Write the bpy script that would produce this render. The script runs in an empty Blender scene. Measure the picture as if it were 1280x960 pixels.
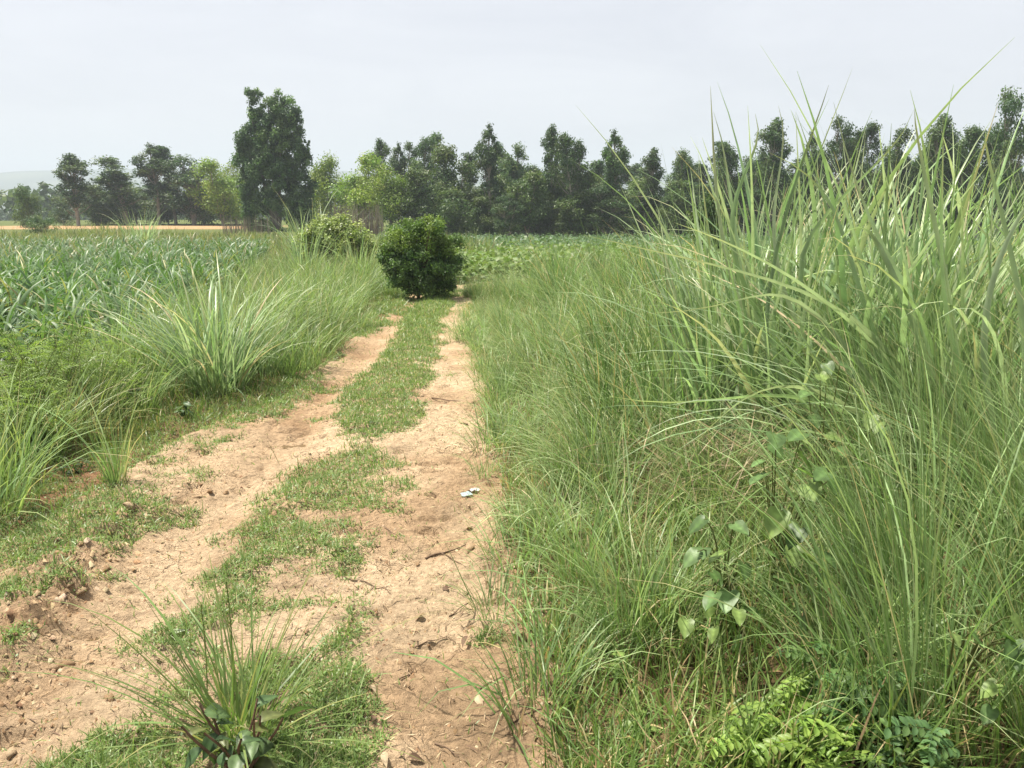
import bpy, math, random
import numpy as np
from mathutils import Vector

scene = bpy.context.scene
COL = scene.collection
PI = math.pi

# ---------------------------------------------------------------- camera
F = 970.0                       # focal length in pixels of the 1280 wide photograph
CAM_H = 1.55
PITCH = math.atan(248.0 / F)
cam_data = bpy.data.cameras.new('camera')
cam_data.sensor_width = 36.0
cam_data.lens = 36.0 * F / 1280.0
cam_data.clip_start = 0.05
cam_data.clip_end = 12000.0
cam = bpy.data.objects.new('camera', cam_data)
COL.objects.link(cam)
cam.location = (0, 0, CAM_H)
cam.rotation_euler = (PI / 2 - PITCH, 0, 0)
scene.camera = cam

# ---------------------------------------------------------------- sky and sun
SUN_EL = math.radians(66)
SUN_AZ = math.radians(-58)      # clockwise from +Y (ahead, a little to one side)
world = bpy.data.worlds.new('World')
scene.world = world
world.use_nodes = True
wn, wl = world.node_tree.nodes, world.node_tree.links
wn.clear()
w_out = wn.new('ShaderNodeOutputWorld')
w_bg = wn.new('ShaderNodeBackground')
w_bg.inputs['Strength'].default_value = 0.1
sky = wn.new('ShaderNodeTexSky')
sky.sky_type = 'NISHITA'
sky.sun_disc = False
sky.sun_elevation = SUN_EL
sky.sun_rotation = SUN_AZ
sky.dust_density = 3.0
tc = wn.new('ShaderNodeTexCoord')
mp = wn.new('ShaderNodeMapping')
mp.inputs['Scale'].default_value = (1.3, 1.3, 6.0)
nz = wn.new('ShaderNodeTexNoise')
nz.inputs['Scale'].default_value = 2.2
nz.inputs['Detail'].default_value = 5.0
nz.inputs['Roughness'].default_value = 0.62
nz.inputs['Distortion'].default_value = 0.6
cr = wn.new('ShaderNodeValToRGB')
cr.color_ramp.elements[0].position = 0.34
cr.color_ramp.elements[0].color = (0.372, 0.378, 0.408, 1)
cr.color_ramp.elements[1].position = 0.68
cr.color_ramp.elements[1].color = (0.428, 0.433, 0.456, 1)
sc10 = wn.new('ShaderNodeVectorMath'); sc10.operation = 'SCALE'
sc10.inputs['Scale'].default_value = 10.0
mx = wn.new('ShaderNodeMix'); mx.data_type = 'RGBA'
mx.inputs['Factor'].default_value = 0.90
wl.new(tc.outputs['Generated'], mp.inputs['Vector'])
wl.new(mp.outputs['Vector'], nz.inputs['Vector'])
wl.new(nz.outputs['Fac'], cr.inputs['Fac'])
wl.new(cr.outputs['Color'], sc10.inputs[0])
wl.new(sky.outputs['Color'], mx.inputs[6])
wl.new(sc10.outputs['Vector'], mx.inputs[7])
wl.new(mx.outputs[2], w_bg.inputs['Color'])
wl.new(w_bg.outputs['Background'], w_out.inputs['Surface'])

sun_data = bpy.data.lights.new('sun', 'SUN')
sun_data.energy = 5.0
sun_data.angle = math.radians(3.5)
sun_data.color = (1.0, 0.935, 0.82)
sun = bpy.data.objects.new('sun', sun_data)
COL.objects.link(sun)
S = Vector((math.sin(SUN_AZ) * math.cos(SUN_EL), math.cos(SUN_AZ) * math.cos(SUN_EL), math.sin(SUN_EL)))
sun.rotation_euler = (-S).to_track_quat('-Z', 'Y').to_euler()
sun.location = (0, 0, 30)

vs = scene.view_settings
vs.view_transform = 'Standard'
vs.look = 'None'
vs.exposure = 1.06
vs.gamma = 1.0
vs.use_curve_mapping = False
scene.cycles.max_bounces = 7
scene.cycles.diffuse_bounces = 3
scene.cycles.glossy_bounces = 2
scene.cycles.transmission_bounces = 5
scene.cycles.transparent_max_bounces = 4
scene.cycles.volume_bounces = 1
scene.cycles.use_adaptive_sampling = True

# ---------------------------------------------------------------- helpers
rng = np.random.default_rng(7)


def tag(o, label=None, cat=None, group=None, kind=None):
    if label: o['label'] = label
    if cat: o['category'] = cat
    if group: o['group'] = group
    if kind: o['kind'] = kind
    return o


def mesh_data(name, V, Fc, col=None, mat=None, smooth=False):
    """V (N,3); Fc (M,3|4) int array or list of such arrays; col (N,3) per point."""
    if not isinstance(Fc, list):
        Fc = [Fc]
    Fc = [np.asarray(f, dtype=np.int32) for f in Fc if len(f)]
    V = np.asarray(V, dtype=np.float32)
    me = bpy.data.meshes.new(name)
    me.vertices.add(len(V))
    me.vertices.foreach_set('co', V.ravel())
    loops = np.concatenate([f.ravel() for f in Fc])
    tot = np.concatenate([np.full(len(f), f.shape[1], dtype=np.int32) for f in Fc])
    start = np.concatenate([[0], np.cumsum(tot)[:-1]]).astype(np.int32)
    me.loops.add(len(loops))
    me.loops.foreach_set('vertex_index', loops)
    me.polygons.add(len(tot))
    me.polygons.foreach_set('loop_start', start)
    me.polygons.foreach_set('loop_total', tot)
    if smooth:
        me.polygons.foreach_set('use_smooth', np.ones(len(tot), dtype=bool))
    me.update(calc_edges=True)
    if col is not None:
        a = me.color_attributes.new('Col', 'FLOAT_COLOR', 'POINT')
        c4 = np.ones((len(V), 4), dtype=np.float32)
        c4[:, :3] = np.clip(col, 0.002, 1)
        a.data.foreach_set('color', c4.ravel())
    if mat:
        me.materials.append(mat)
    return me


def obj(name, me, parent=None):
    o = bpy.data.objects.new(name, me)
    COL.objects.link(o)
    if parent:
        o.parent = parent
    return o


def empty(name, loc=(0, 0, 0), rz=0.0, sc=1.0):
    o = bpy.data.objects.new(name, None)
    o.empty_display_size = 0.1
    COL.objects.link(o)
    o.location = loc
    o.rotation_euler = (0, 0, rz)
    o.scale = (sc, sc, sc) if not isinstance(sc, tuple) else sc
    return o


class Geo:
    """collects vertex / face / colour blocks of ONE thing or part"""
    def __init__(s):
        s.V, s.F, s.C, s.n = [], [], [], 0

    def add(s, V, Fc, C):
        V = np.asarray(V, float)
        C = np.asarray(C, float)
        if C.ndim == 1:
            C = np.tile(C, (len(V), 1))
        for f in (Fc if isinstance(Fc, list) else [Fc]):
            if len(f):
                s.F.append(np.asarray(f) + s.n)
        s.V.append(V); s.C.append(C); s.n += len(V)
        return s

    def data(s, name, mat, smooth=True):
        return mesh_data(name, np.concatenate(s.V), s.F, np.concatenate(s.C), mat, smooth)


def hash2(i, j, s):
    v = np.sin(i * 127.1 + j * 311.7 + s * 74.7) * 43758.5453
    return v - np.floor(v)


def vnoise(x, y, s=0):
    xi, yi = np.floor(x), np.floor(y)
    xf, yf = x - xi, y - yi
    u, v = xf * xf * (3 - 2 * xf), yf * yf * (3 - 2 * yf)
    a, b = hash2(xi, yi, s), hash2(xi + 1, yi, s)
    c, d = hash2(xi, yi + 1, s), hash2(xi + 1, yi + 1, s)
    return (a * (1 - u) + b * u) * (1 - v) + (c * (1 - u) + d * u) * v


def fbm(x, y, s=0, octs=4, gain=0.5):
    t, a, n = 0, 1.0, 0
    for k in range(octs):
        t = t + a * vnoise(x * 2 ** k, y * 2 ** k, s + 13 * k)
        n += a
        a *= gain
    return t / n


def sstep(a, b, x):
    t = np.clip((x - a) / (b - a), 0, 1)
    return t * t * (3 - 2 * t)


# ---------------------------------------------------------------- terrain
def xl_rut(y): return -1.50 - 0.030 * y
def xr_rut(y): return -0.02 - 0.072 * y
def x_right(y): return 0.38 - 0.085 * y           # where the tall verge grass starts


def h_base(x, y):
    x, y = np.asarray(x, float), np.asarray(y, float)
    yy = np.clip(y, -10, None)
    mid = -0.045 * np.minimum(yy, 80)
    left = -0.50 - 0.028 * np.minimum(yy, 100)
    t = sstep(2.9, 5.0, -x - 0.05 * np.clip(y, 0, 40))
    z = mid * (1 - t) + left * t
    z = z + 0.20 * sstep(0.0, 2.5, x - x_right(np.clip(y, 0, 20))) * sstep(40, 12, y)
    far = np.clip(yy - 95, 0, None)
    z = z - 0.055 * np.minimum(far, 420) * (0.35 + 0.65 * sstep(95, 240, yy))
    hill = sstep(1300, 2300, y) * (50 + 34 * fbm(x / 420 + 3.1, y / 900, 5, 3) - 12)
    ridge = sstep(1500, 2400, y) * 40 * sstep(0.45, 0.8, vnoise(x / 520 + 0.35, y * 0 + 2.2, 9))
    z = z + hill + ridge
    roll = (fbm(x / 3.1, y / 3.1, 2, 3) - 0.5) * 0.10 + (fbm(x / 60, y / 60, 8, 2) - 0.5) * 1.2 * sstep(60, 200, y)
    return z + roll


def track_mask(x, y):
    """1 on the bare track, 0 in the verges, ragged edge"""
    w = (fbm(x * 1.7, y * 1.1, 31, 4) - 0.5) * 0.9
    wl_ = 0.42 + 0.55 * sstep(7.5, 3.0, y) + 0.35 * sstep(3.2, 2.0, y)
    wr_ = 0.40 + 0.05 * sstep(9, 4, y)
    dl = (x - (xl_rut(y) - wl_)) + w * 0.8
    dr = ((xr_rut(y) + wr_) - x) + w * 0.45
    e = np.minimum(dl, dr)
    return sstep(-0.10, 0.12, e) * sstep(21.5, 18.5, y + w * 4)


def track_detail(x, y):
    rl = np.exp(-((x - xl_rut(y)) / 0.24) ** 2)
    rr = np.exp(-((x - xr_rut(y)) / 0.27) ** 2)
    near = sstep(14, 5, y)
    z = -0.050 * rl - 0.032 * rr
    # berm of crumbled earth on the outer side of the left hand rut
    berm = np.exp(-((x - xl_rut(y) + 0.36 + 0.10 * np.sin(y * 2.1)) / 0.17) ** 2) * sstep(5.2, 3.0, y)
    lump = fbm(x * 7 + 0.6 * y, y * 9, 17, 4)
    z = z + berm * (0.035 + 0.15 * np.clip(lump - 0.42, 0, 1))
    rb = np.exp(-((x - (xr_rut(y) + 0.42)) / 0.16) ** 2) * sstep(5.0, 3.6, y) * sstep(1.8, 2.6, y)
    z = z + rb * (0.02 + 0.05 * lump)
    crust = fbm(x * 4.5, y * 5.5, 41, 5, 0.58)
    z = z + near * 0.050 * (crust - 0.5)
    fl = fbm(x * 13, y * 17, 43, 4, 0.6)
    z = z + near * 0.020 * np.clip(np.abs(fl - 0.5) * 2 - 0.05, 0, 0.5)
    # flaking crust in thin steps
    q = fbm(x * 3.1 + 0.3 * np.sin(y * 3), y * 3.7, 45, 5, 0.62) * 9
    z = z + near * 0.0085 * (np.floor(q) + sstep(0.30, 0.60, q - np.floor(q)))  - near * 0.038
    q2 = fbm(x * 5 + 0.8 * y, y * 6, 49, 4, 0.6) * 7
    z = z + berm * 0.030 * (np.floor(q2) + sstep(0.40, 0.62, q2 - np.floor(q2)) - 3.2)
    # shallow pits and hoof marks
    pit = fbm(x * 9, y * 12, 57, 2)
    z = z - near * 0.030 * sstep(0.66, 0.80, pit)
    return z


def z_track(x, y):
    m = track_mask(x, y)
    return h_base(x, y) + track_detail(x, y) + (-0.10 + 0.115 * m)


def z_ground(x, y):
    m = track_mask(x, y)
    d = (fbm(x * 2.2, y * 2.2, 61, 4) - 0.5) * 0.07 * sstep(30, 12, y)
    return h_base(x, y) + d - 0.07 * m


def z_surf(x, y):
    x, y = np.asarray(x, float), np.asarray(y, float)
    inb = (y > 1.15) & (y < 22.5) & (x > -5.5) & (x < 1.5)
    return np.where(inb, np.maximum(z_track(x, y), z_ground(x, y)), z_ground(x, y))


cp, sp_ = math.cos(PITCH), math.sin(PITCH)


def ray(px, py):
    a, b = (px - 640) / F, -(py - 480) / F
    return np.array([a, cp + b * sp_, -sp_ + b * cp])


def gp(px, py):
    """ground point seen at a pixel of the photograph"""
    d = ray(px, py)
    t = 0.8
    for _ in range(4000):
        p = d * t
        gap = CAM_H + p[2] - float(z_surf(p[0], p[1]))
        if gap < 0.004:
            break
        t += max(0.004, gap * 0.6)
    return np.array([d[0] * t, d[1] * t])


def at(px, py, dist):
    d = ray(px, py)
    t = dist / d[1]
    return np.array([d[0] * t, dist, CAM_H + d[2] * t])


# ---------------------------------------------------------------- materials
def new_mat(name):
    m = bpy.data.materials.new(name)
    m.use_nodes = True
    m.node_tree.nodes.clear()
    return m, m.node_tree.nodes, m.node_tree.links


def leaf_mat(name, transl=0.35, rough=0.5, spec=0.3, tint=(1.10, 1.18, 0.62), var=0.25, gain=1.0):
    m, n, l = new_mat(name)
    out = n.new('ShaderNodeOutputMaterial')
    at_ = n.new('ShaderNodeAttribute'); at_.attribute_name = 'Col'
    nz = n.new('ShaderNodeTexNoise'); nz.inputs['Scale'].default_value = 9.0; nz.inputs['Detail'].default_value = 3
    tcn = n.new('ShaderNodeTexCoord')
    l.new(tcn.outputs['Object'], nz.inputs['Vector'])
    oi = n.new('ShaderNodeObjectInfo')
    mr = n.new('ShaderNodeMapRange')
    mr.inputs['To Min'].default_value = 1 - var; mr.inputs['To Max'].default_value = 1 + var
    mr.inputs['From Min'].default_value = 0.25; mr.inputs['From Max'].default_value = 0.75
    l.new(nz.outputs['Fac'], mr.inputs['Value'])
    mr2 = n.new('ShaderNodeMapRange')
    mr2.inputs['To Min'].default_value = 0.80 * gain; mr2.inputs['To Max'].default_value = 1.20 * gain
    l.new(oi.outputs['Random'], mr2.inputs['Value'])
    mul = n.new('ShaderNodeMath'); mul.operation = 'MULTIPLY'
    l.new(mr.outputs['Result'], mul.inputs[0]); l.new(mr2.outputs['Result'], mul.inputs[1])
    vm = n.new('ShaderNodeVectorMath'); vm.operation = 'SCALE'
    l.new(at_.outputs['Color'], vm.inputs[0]); l.new(mul.outputs[0], vm.inputs['Scale'])
    p = n.new('ShaderNodeBsdfPrincipled')
    p.inputs['Roughness'].default_value = rough
    p.inputs['Specular IOR Level'].default_value = spec
    l.new(vm.outputs['Vector'], p.inputs['Base Color'])
    tr = n.new('ShaderNodeBsdfTranslucent')
    vt = n.new('ShaderNodeVectorMath'); vt.operation = 'MULTIPLY'
    vt.inputs[1].default_value = tint
    l.new(vm.outputs['Vector'], vt.inputs[0]); l.new(vt.outputs['Vector'], tr.inputs['Color'])
    mix = n.new('ShaderNodeMixShader'); mix.inputs['Fac'].default_value = transl
    l.new(p.outputs['BSDF'], mix.inputs[1]); l.new(tr.outputs['BSDF'], mix.inputs[2])
    l.new(mix.outputs['Shader'], out.inputs['Surface'])
    return m


def solid_mat(name, rough=0.9, spec=0.15, scale=30.0, var=0.35, bump=0.3, bscale=60.0):
    """colour from the mesh's own attribute with noise grain and fine relief"""
    m, n, l = new_mat(name)
    out = n.new('ShaderNodeOutputMaterial')
    at_ = n.new('ShaderNodeAttribute'); at_.attribute_name = 'Col'
    tcn = n.new('ShaderNodeTexCoord')
    nz = n.new('ShaderNodeTexNoise'); nz.inputs['Scale'].default_value = scale
    nz.inputs['Detail'].default_value = 8; nz.inputs['Roughness'].default_value = 0.65
    l.new(tcn.outputs['Object'], nz.inputs['Vector'])
    mr = n.new('ShaderNodeMapRange')
    mr.inputs['From Min'].default_value = 0.25; mr.inputs['From Max'].default_value = 0.75
    mr.inputs['To Min'].default_value = 1 - var; mr.inputs['To Max'].default_value = 1 + var
    l.new(nz.outputs['Fac'], mr.inputs['Value'])
    vm = n.new('ShaderNodeVectorMath'); vm.operation = 'SCALE'
    l.new(at_.outputs['Color'], vm.inputs[0]); l.new(mr.outputs['Result'], vm.inputs['Scale'])
    p = n.new('ShaderNodeBsdfPrincipled')
    p.inputs['Roughness'].default_value = rough
    p.inputs['Specular IOR Level'].default_value = spec
    l.new(vm.outputs['Vector'], p.inputs['Base Color'])
    nb = n.new('ShaderNodeTexNoise'); nb.inputs['Scale'].default_value = bscale
    nb.inputs['Detail'].default_value = 6; nb.inputs['Roughness'].default_value = 0.7
    l.new(tcn.outputs['Object'], nb.inputs['Vector'])
    b = n.new('ShaderNodeBump'); b.inputs['Strength'].default_value = bump; b.inputs['Distance'].default_value = 0.02
    l.new(nb.outputs['Fac'], b.inputs['Height'])
    l.new(b.outputs['Normal'], p.inputs['Normal'])
    l.new(p.outputs['BSDF'], out.inputs['Surface'])
    return m


def soil_mat(name):
    """dry sandy clay: pale crust, redder broken earth, cracks, grit"""
    m, n, l = new_mat(name)
    out = n.new('ShaderNodeOutputMaterial')
    tcn = n.new('ShaderNodeTexCoord')
    at_ = n.new('ShaderNodeAttribute'); at_.attribute_name = 'Col'
    n1 = n.new('ShaderNodeTexNoise'); n1.inputs['Scale'].default_value = 2.6; n1.inputs['Detail'].default_value = 10
    n1.inputs['Roughness'].default_value = 0.68
    n2 = n.new('ShaderNodeTexNoise'); n2.inputs['Scale'].default_value = 34; n2.inputs['Detail'].default_value = 9
    n2.inputs['Roughness'].default_value = 0.72
    n3 = n.new('ShaderNodeTexNoise'); n3.inputs['Scale'].default_value = 11; n3.inputs['Detail'].default_value = 7
    n3.inputs['Roughness'].default_value = 0.7; n3.inputs['Distortion'].default_value = 1.2
    vo = n.new('ShaderNodeTexVoronoi'); vo.feature = 'DISTANCE_TO_EDGE'; vo.inputs['Scale'].default_value = 8.5
    nd = n.new('ShaderNodeTexNoise'); nd.inputs['Scale'].default_value = 5; nd.inputs['Detail'].default_value = 4
    l.new(tcn.outputs['Object'], nd.inputs['Vector'])
    ds = n.new('ShaderNodeVectorMath'); ds.operation = 'SCALE'; ds.inputs['Scale'].default_value = 0.35
    l.new(nd.outputs['Color'], ds.inputs[0])
    da = n.new('ShaderNodeVectorMath'); da.operation = 'ADD'
    l.new(tcn.outputs['Object'], da.inputs[0]); l.new(ds.outputs['Vector'], da.inputs[1])
    l.new(da.outputs['Vector'], vo.inputs['Vector'])
    for q in (n1, n2, n3):
        l.new(tcn.outputs['Object'], q.inputs['Vector'])
    # value variation
    r1 = n.new('ShaderNodeMapRange'); r1.inputs['From Min'].default_value = 0.28; r1.inputs['From Max'].default_value = 0.72
    r1.inputs['To Min'].default_value = 0.72; r1.inputs['To Max'].default_value = 1.22
    l.new(n1.outputs['Fac'], r1.inputs['Value'])
    r2 = n.new('ShaderNodeMapRange'); r2.inputs['From Min'].default_value = 0.3; r2.inputs['From Max'].default_value = 0.7
    r2.inputs['To Min'].default_value = 0.62; r2.inputs['To Max'].default_value = 1.28
    l.new(n2.outputs['Fac'], r2.inputs['Value'])
    mu = n.new('ShaderNodeMath'); mu.operation = 'MULTIPLY'
    l.new(r1.outputs['Result'], mu.inputs[0]); l.new(r2.outputs['Result'], mu.inputs[1])
    vm = n.new('ShaderNodeVectorMath'); vm.operation = 'SCALE'
    l.new(at_.outputs['Color'], vm.inputs[0]); l.new(mu.outputs[0], vm.inputs['Scale'])
    # darker humus and litter specks
    cs = n.new('ShaderNodeValToRGB')
    cs.color_ramp.elements[0].position = 0.58; cs.color_ramp.elements[0].color = (0, 0, 0, 1)
    cs.color_ramp.elements[1].position = 0.70; cs.color_ramp.elements[1].color = (1, 1, 1, 1)
    l.new(n3.outputs['Fac'], cs.inputs['Fac'])
    ms = n.new('ShaderNodeMath'); ms.operation = 'MULTIPLY'; ms.inputs[1].default_value = 0.55
    l.new(cs.outputs['Color'], ms.inputs[0])
    mxn = n.new('ShaderNodeMix'); mxn.data_type = 'RGBA'
    mxn.inputs[7].default_value = (0.20, 0.125, 0.065, 1)
    l.new(ms.outputs[0], mxn.inputs['Factor']); l.new(vm.outputs['Vector'], mxn.inputs[6])
    p = n.new('ShaderNodeBsdfPrincipled')
    p.inputs['Roughness'].default_value = 0.95; p.inputs['Specular IOR Level'].default_value = 0.1
    l.new(mxn.outputs[2], p.inputs['Base Color'])
    # relief
    ce = n.new('ShaderNodeMapRange'); ce.inputs['From Max'].default_value = 0.045
    l.new(vo.outputs['Distance'], ce.inputs['Value'])
    nm = n.new('ShaderNodeMath'); nm.operation = 'MULTIPLY'
    cm = n.new('ShaderNodeMapRange'); cm.inputs['From Min'].default_value = 0.48; cm.inputs['From Max'].default_value = 0.62
    l.new(n1.outputs['Fac'], cm.inputs['Value'])
    inv = n.new('ShaderNodeMath'); inv.operation = 'SUBTRACT'; inv.inputs[0].default_value = 1.0
    l.new(ce.outputs['Result'], inv.inputs[1])
    l.new(inv.outputs[0], nm.inputs[0]); l.new(cm.outputs['Result'], nm.inputs[1])
    hsum = n.new('ShaderNodeMath'); hsum.operation = 'SUBTRACT'
    ha = n.new('ShaderNodeMath'); ha.operation = 'MULTIPLY_ADD'; ha.inputs[1].default_value = 0.7
    l.new(n2.outputs['Fac'], ha.inputs[0]); l.new(n3.outputs['Fac'], ha.inputs[2])
    l.new(ha.outputs[0], hsum.inputs[0])
    nm2 = n.new('ShaderNodeMath'); nm2.operation = 'MULTIPLY'; nm2.inputs[1].default_value = 0.35
    l.new(nm.outputs[0], nm2.inputs[0]); l.new(nm2.outputs[0], hsum.inputs[1])
    b = n.new('ShaderNodeBump'); b.inputs['Strength'].default_value = 1.0; b.inputs['Distance'].default_value = 0.04
    l.new(hsum.outputs[0], b.inputs['Height'])
    l.new(b.outputs['Normal'], p.inputs['Normal'])
    l.new(p.outputs['BSDF'], out.inputs['Surface'])
    return m


M_SOIL = soil_mat('dry_soil')
M_GRASS = leaf_mat('grass_blade', 0.36, 0.42, 0.35, tint=(1.08, 1.16, 0.70), gain=1.48)
M_REED = leaf_mat('reed_blade', 0.36, 0.38, 0.42, tint=(1.06, 1.14, 0.78), gain=1.60)
M_CROP = leaf_mat('crop_leaf', 0.32, 0.46, 0.32, tint=(1.1, 1.25, 0.6), gain=1.25)
M_TREE = leaf_mat('tree_leaf', 0.32, 0.5, 0.3, gain=1.5)
M_BROAD = leaf_mat('broad_leaf', 0.40, 0.42, 0.35, gain=1.25)
M_BARK = solid_mat('bark', 0.9, 0.1, 14, 0.4, 0.5, 40)
M_DRY = leaf_mat('dry_straw', 0.2, 0.7, 0.15, tint=(1.1, 1.0, 0.7))
M_CLOD = solid_mat('clod', 0.95, 0.1, 40, 0.35, 0.6, 90)
M_LITTER = leaf_mat('plastic_scrap', 0.3, 0.35, 0.5, tint=(1, 1, 1), var=0.1)

# ---------------------------------------------------------------- blades, leaves, tubes
BR = None


def blades(base, L, W, az, lean, bend, segs=6, col=None, tip=None, fold=0.0, power=1.4, prof='grass', wob=0.0, r=rng):
    """ribbon blades: base (N,3) and per-blade arrays; returns V,F,C"""
    base = np.asarray(base, float)
    N = len(base)
    ar = lambda v: np.broadcast_to(np.asarray(v, float), (N,))
    L, W, az, lean, bend = map(ar, (L, W, az, lean, bend))
    k = 3 if fold > 0 else 2
    d = np.stack([np.cos(az), np.sin(az), np.zeros(N)], 1)
    tw = r.uniform(-1.2, 1.2, N)
    sa = az + PI / 2 + tw * 0.6
    side0 = np.stack([np.cos(sa), np.sin(sa), np.zeros(N)], 1)
    side0 = side0 - d * 0.0
    wv = np.stack([-np.sin(az), np.cos(az), np.zeros(N)], 1)
    wob_a = r.normal(0, 1, N) * wob
    pos = base.copy()
    rings = []
    for i in range(segs + 1):
        t = i / segs
        th = lean + bend * t ** power
        T = d * np.sin(th)[:, None]
        T[:, 2] = np.cos(th)
        if i > 0:
            pos = pos + (T * (L / segs)[:, None]) + wv * (wob_a * L / segs * math.sin(t * 5))[:, None]
        if prof == 'grass':
            w = W * (0.65 + 0.35 * min(1, t * 4)) * (1 - t ** 2.2) + W * 0.03
        elif prof == 'crop':
            w = W * min(1.0, 0.35 + t * 3) * (1 - t ** 2.5) + W * 0.03
        else:
            w = W * (1 - 0.85 * t)
        s = side0 - T * np.sum(side0 * T, 1)[:, None]
        s /= np.linalg.norm(s, axis=1)[:, None] + 1e-9
        hw = (w * 0.5)[:, None]
        if k == 2:
            rings.append(np.stack([pos - s * hw, pos + s * hw], 1))
        else:
            nrm = np.cross(s, T)
            rings.append(np.stack([pos - s * hw + nrm * hw * fold, pos, pos + s * hw + nrm * hw * fold], 1))
    V = np.stack(rings, 1).reshape(N, -1, 3)                 # N,(segs+1)*k,3
    f = []
    for i in range(segs):
        for q in range(k - 1):
            a = i * k + q
            f.append([a, a + 1, a + k + 1, a + k])
    f = np.array(f)
    per = (segs + 1) * k
    Fc = (f[None] + (np.arange(N) * per)[:, None, None]).reshape(-1, 4)
    col = np.asarray(col, float)
    if col.ndim == 1:
        col = np.tile(col, (N, 1))
    tt = np.repeat(np.arange(segs + 1) / segs, k)[None, :, None]
    if tip is None:
        C = np.repeat(col[:, None, :], per, 1)
    else:
        tip = np.asarray(tip, float)
        if tip.ndim == 1:
            tip = np.tile(tip, (N, 1))
        m = np.clip((tt - 0.55) / 0.45, 0, 1) ** 1.5
        C = col[:, None, :] * (1 - m) + tip[:, None, :] * m
    return V.reshape(-1, 3), Fc, C.reshape(-1, 3)


def pal(N, cols, wts, jit=0.12, r=rng):
    cols = np.asarray(cols, float)
    wts = np.asarray(wts, float)
    i = r.choice(len(cols), N, p=wts / wts.sum())
    c = cols[i] * r.uniform(1 - jit, 1 + jit, (N, 1)) * r.uniform(1 - jit / 3, 1 + jit / 3, (N, 3))
    return c


def leaf_quads(P, Nrm, Ln, Wd, col, droop=0.0, r=rng, pointed=True):
    """one folded diamond leaf per point"""
    N = len(P)
    Nrm = Nrm / (np.linalg.norm(Nrm, axis=1)[:, None] + 1e-9)
    a = r.normal(0, 1, (N, 3)); a[:, 2] -= droop
    t = a - Nrm * np.sum(a * Nrm, 1)[:, None]
    t /= np.linalg.norm(t, axis=1)[:, None] + 1e-9
    b = np.cross(Nrm, t)
    Ln = np.broadcast_to(Ln, (N,))[:, None]; Wd = np.broadcast_to(Wd, (N,))[:, None]
    v0 = P - t * Ln * 0.5
    v2 = P + t * Ln * 0.5
    m = P + t * Ln * 0.05 + Nrm * Wd * 0.12
    V = np.stack([v0, m + b * Wd * 0.5, v2, m - b * Wd * 0.5], 1).reshape(-1, 3)
    Fc = np.arange(N * 4).reshape(N, 4)
    return V, Fc, np.repeat(col, 4, 0)


def tube(P, R, n=6):
    P = np.asarray(P, float); R = np.asarray(R, float)
    k = len(P)
    T = np.gradient(P, axis=0)
    T /= np.linalg.norm(T, axis=1)[:, None] + 1e-9
    ref = np.array([0.31, 0.95, 0.05])
    A = np.cross(T, ref); A /= np.linalg.norm(A, axis=1)[:, None] + 1e-9
    B = np.cross(T, A)
    an = np.arange(n) / n * 2 * PI
    V = P[:, None] + (A[:, None] * np.cos(an)[None, :, None] + B[:, None] * np.sin(an)[None, :, None]) * R[:, None, None]
    Fc = []
    for i in range(k - 1):
        for j in range(n):
            j2 = (j + 1) % n
            Fc.append([i * n + j, i * n + j2, (i + 1) * n + j2, (i + 1) * n + j])
    return V.reshape(-1, 3), np.array(Fc)


def veined(Fn, col, r=rng):
    """per-point colour with a paler midrib for a broad_leaf mesh"""
    n = len(Fn) // 5
    k = np.tile(np.array([0.92, 1.0, 1.5, 1.0, 0.92]), n)[:, None]
    rows = np.repeat(np.where(np.arange(n) % 2 == 0, 1.06, 0.92), 5)[:, None]
    return np.asarray(col) * k * rows * r.uniform(0.9, 1.1, (len(Fn), 1))


def broad_leaf(L, W, shape='heart', fold=0.25, curl=0.35, nl=7):
    """flat-lying leaf from the origin along +X, 5 points across"""
    V, Fc = [], []
    for i in range(nl + 1):
        t = i / nl
        if shape == 'heart':
            w = math.sin(PI * min(1, (t * 0.86 + 0.10))) ** 0.75 * (1 - 0.25 * t)
            x0 = t - 0.14 * math.sin(PI * t)
        elif shape == 'oval':
            w = math.sin(PI * (t * 0.94 + 0.03)) ** 0.7
            x0 = t
        else:
            w = math.sin(PI * (t ** 0.8 * 0.95 + 0.03)) ** 1.1
            x0 = t
        if t == 1: w = 0.02
        z = -curl * L * t * t
        for j in (-1, -0.5, 0, 0.5, 1):
            back = -0.16 * abs(j) * (1 - t) if shape == 'heart' else 0
            V.append([(x0 + back) * L, j * w * W / 2, z + abs(j) * fold * w * W * 0.5 + 0.02 * L * math.sin(j * 5 + t * 9)])
    for i in range(nl):
        for j in range(4):
            a = i * 5 + j
            Fc.append([a, a + 1, a + 6, a + 5])
    return np.array(V), np.array(Fc)


# ================================================================= SETTING
def grow(a, step, g, end):
    o = []
    while a < end:
        step *= g
        a += step
        o.append(a)
    return o


# ground sheet -----------------------------------------------------
xs = list(np.arange(-6.0, 3.0, 0.06))
xs = [-v for v in reversed(grow(6.0, 0.06, 1.075, 2600))] + xs + grow(xs[-1], 0.06, 1.075, 2600)
ys = list(np.arange(-8, 1, 0.5)) + list(np.arange(1, 9, 0.06))
ys += grow(ys[-1], 0.06, 1.035, 3200)
X, Y = np.meshgrid(np.array(xs), np.array(ys))
Zg = z_ground(X, Y)
nx, ny = len(xs), len(ys)
idx = np.arange(nx * ny).reshape(ny, nx)
quads = np.stack([idx[:-1, :-1], idx[:-1, 1:], idx[1:, 1:], idx[1:, :-1]], -1).reshape(-1, 4)
c = np.empty((ny, nx, 3))
n1 = fbm(X * 0.9, Y * 0.9, 71, 4)[..., None]
earth = np.array([0.27, 0.18, 0.098]) * (1 - n1) + np.array([0.17, 0.13, 0.065]) * n1
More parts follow.
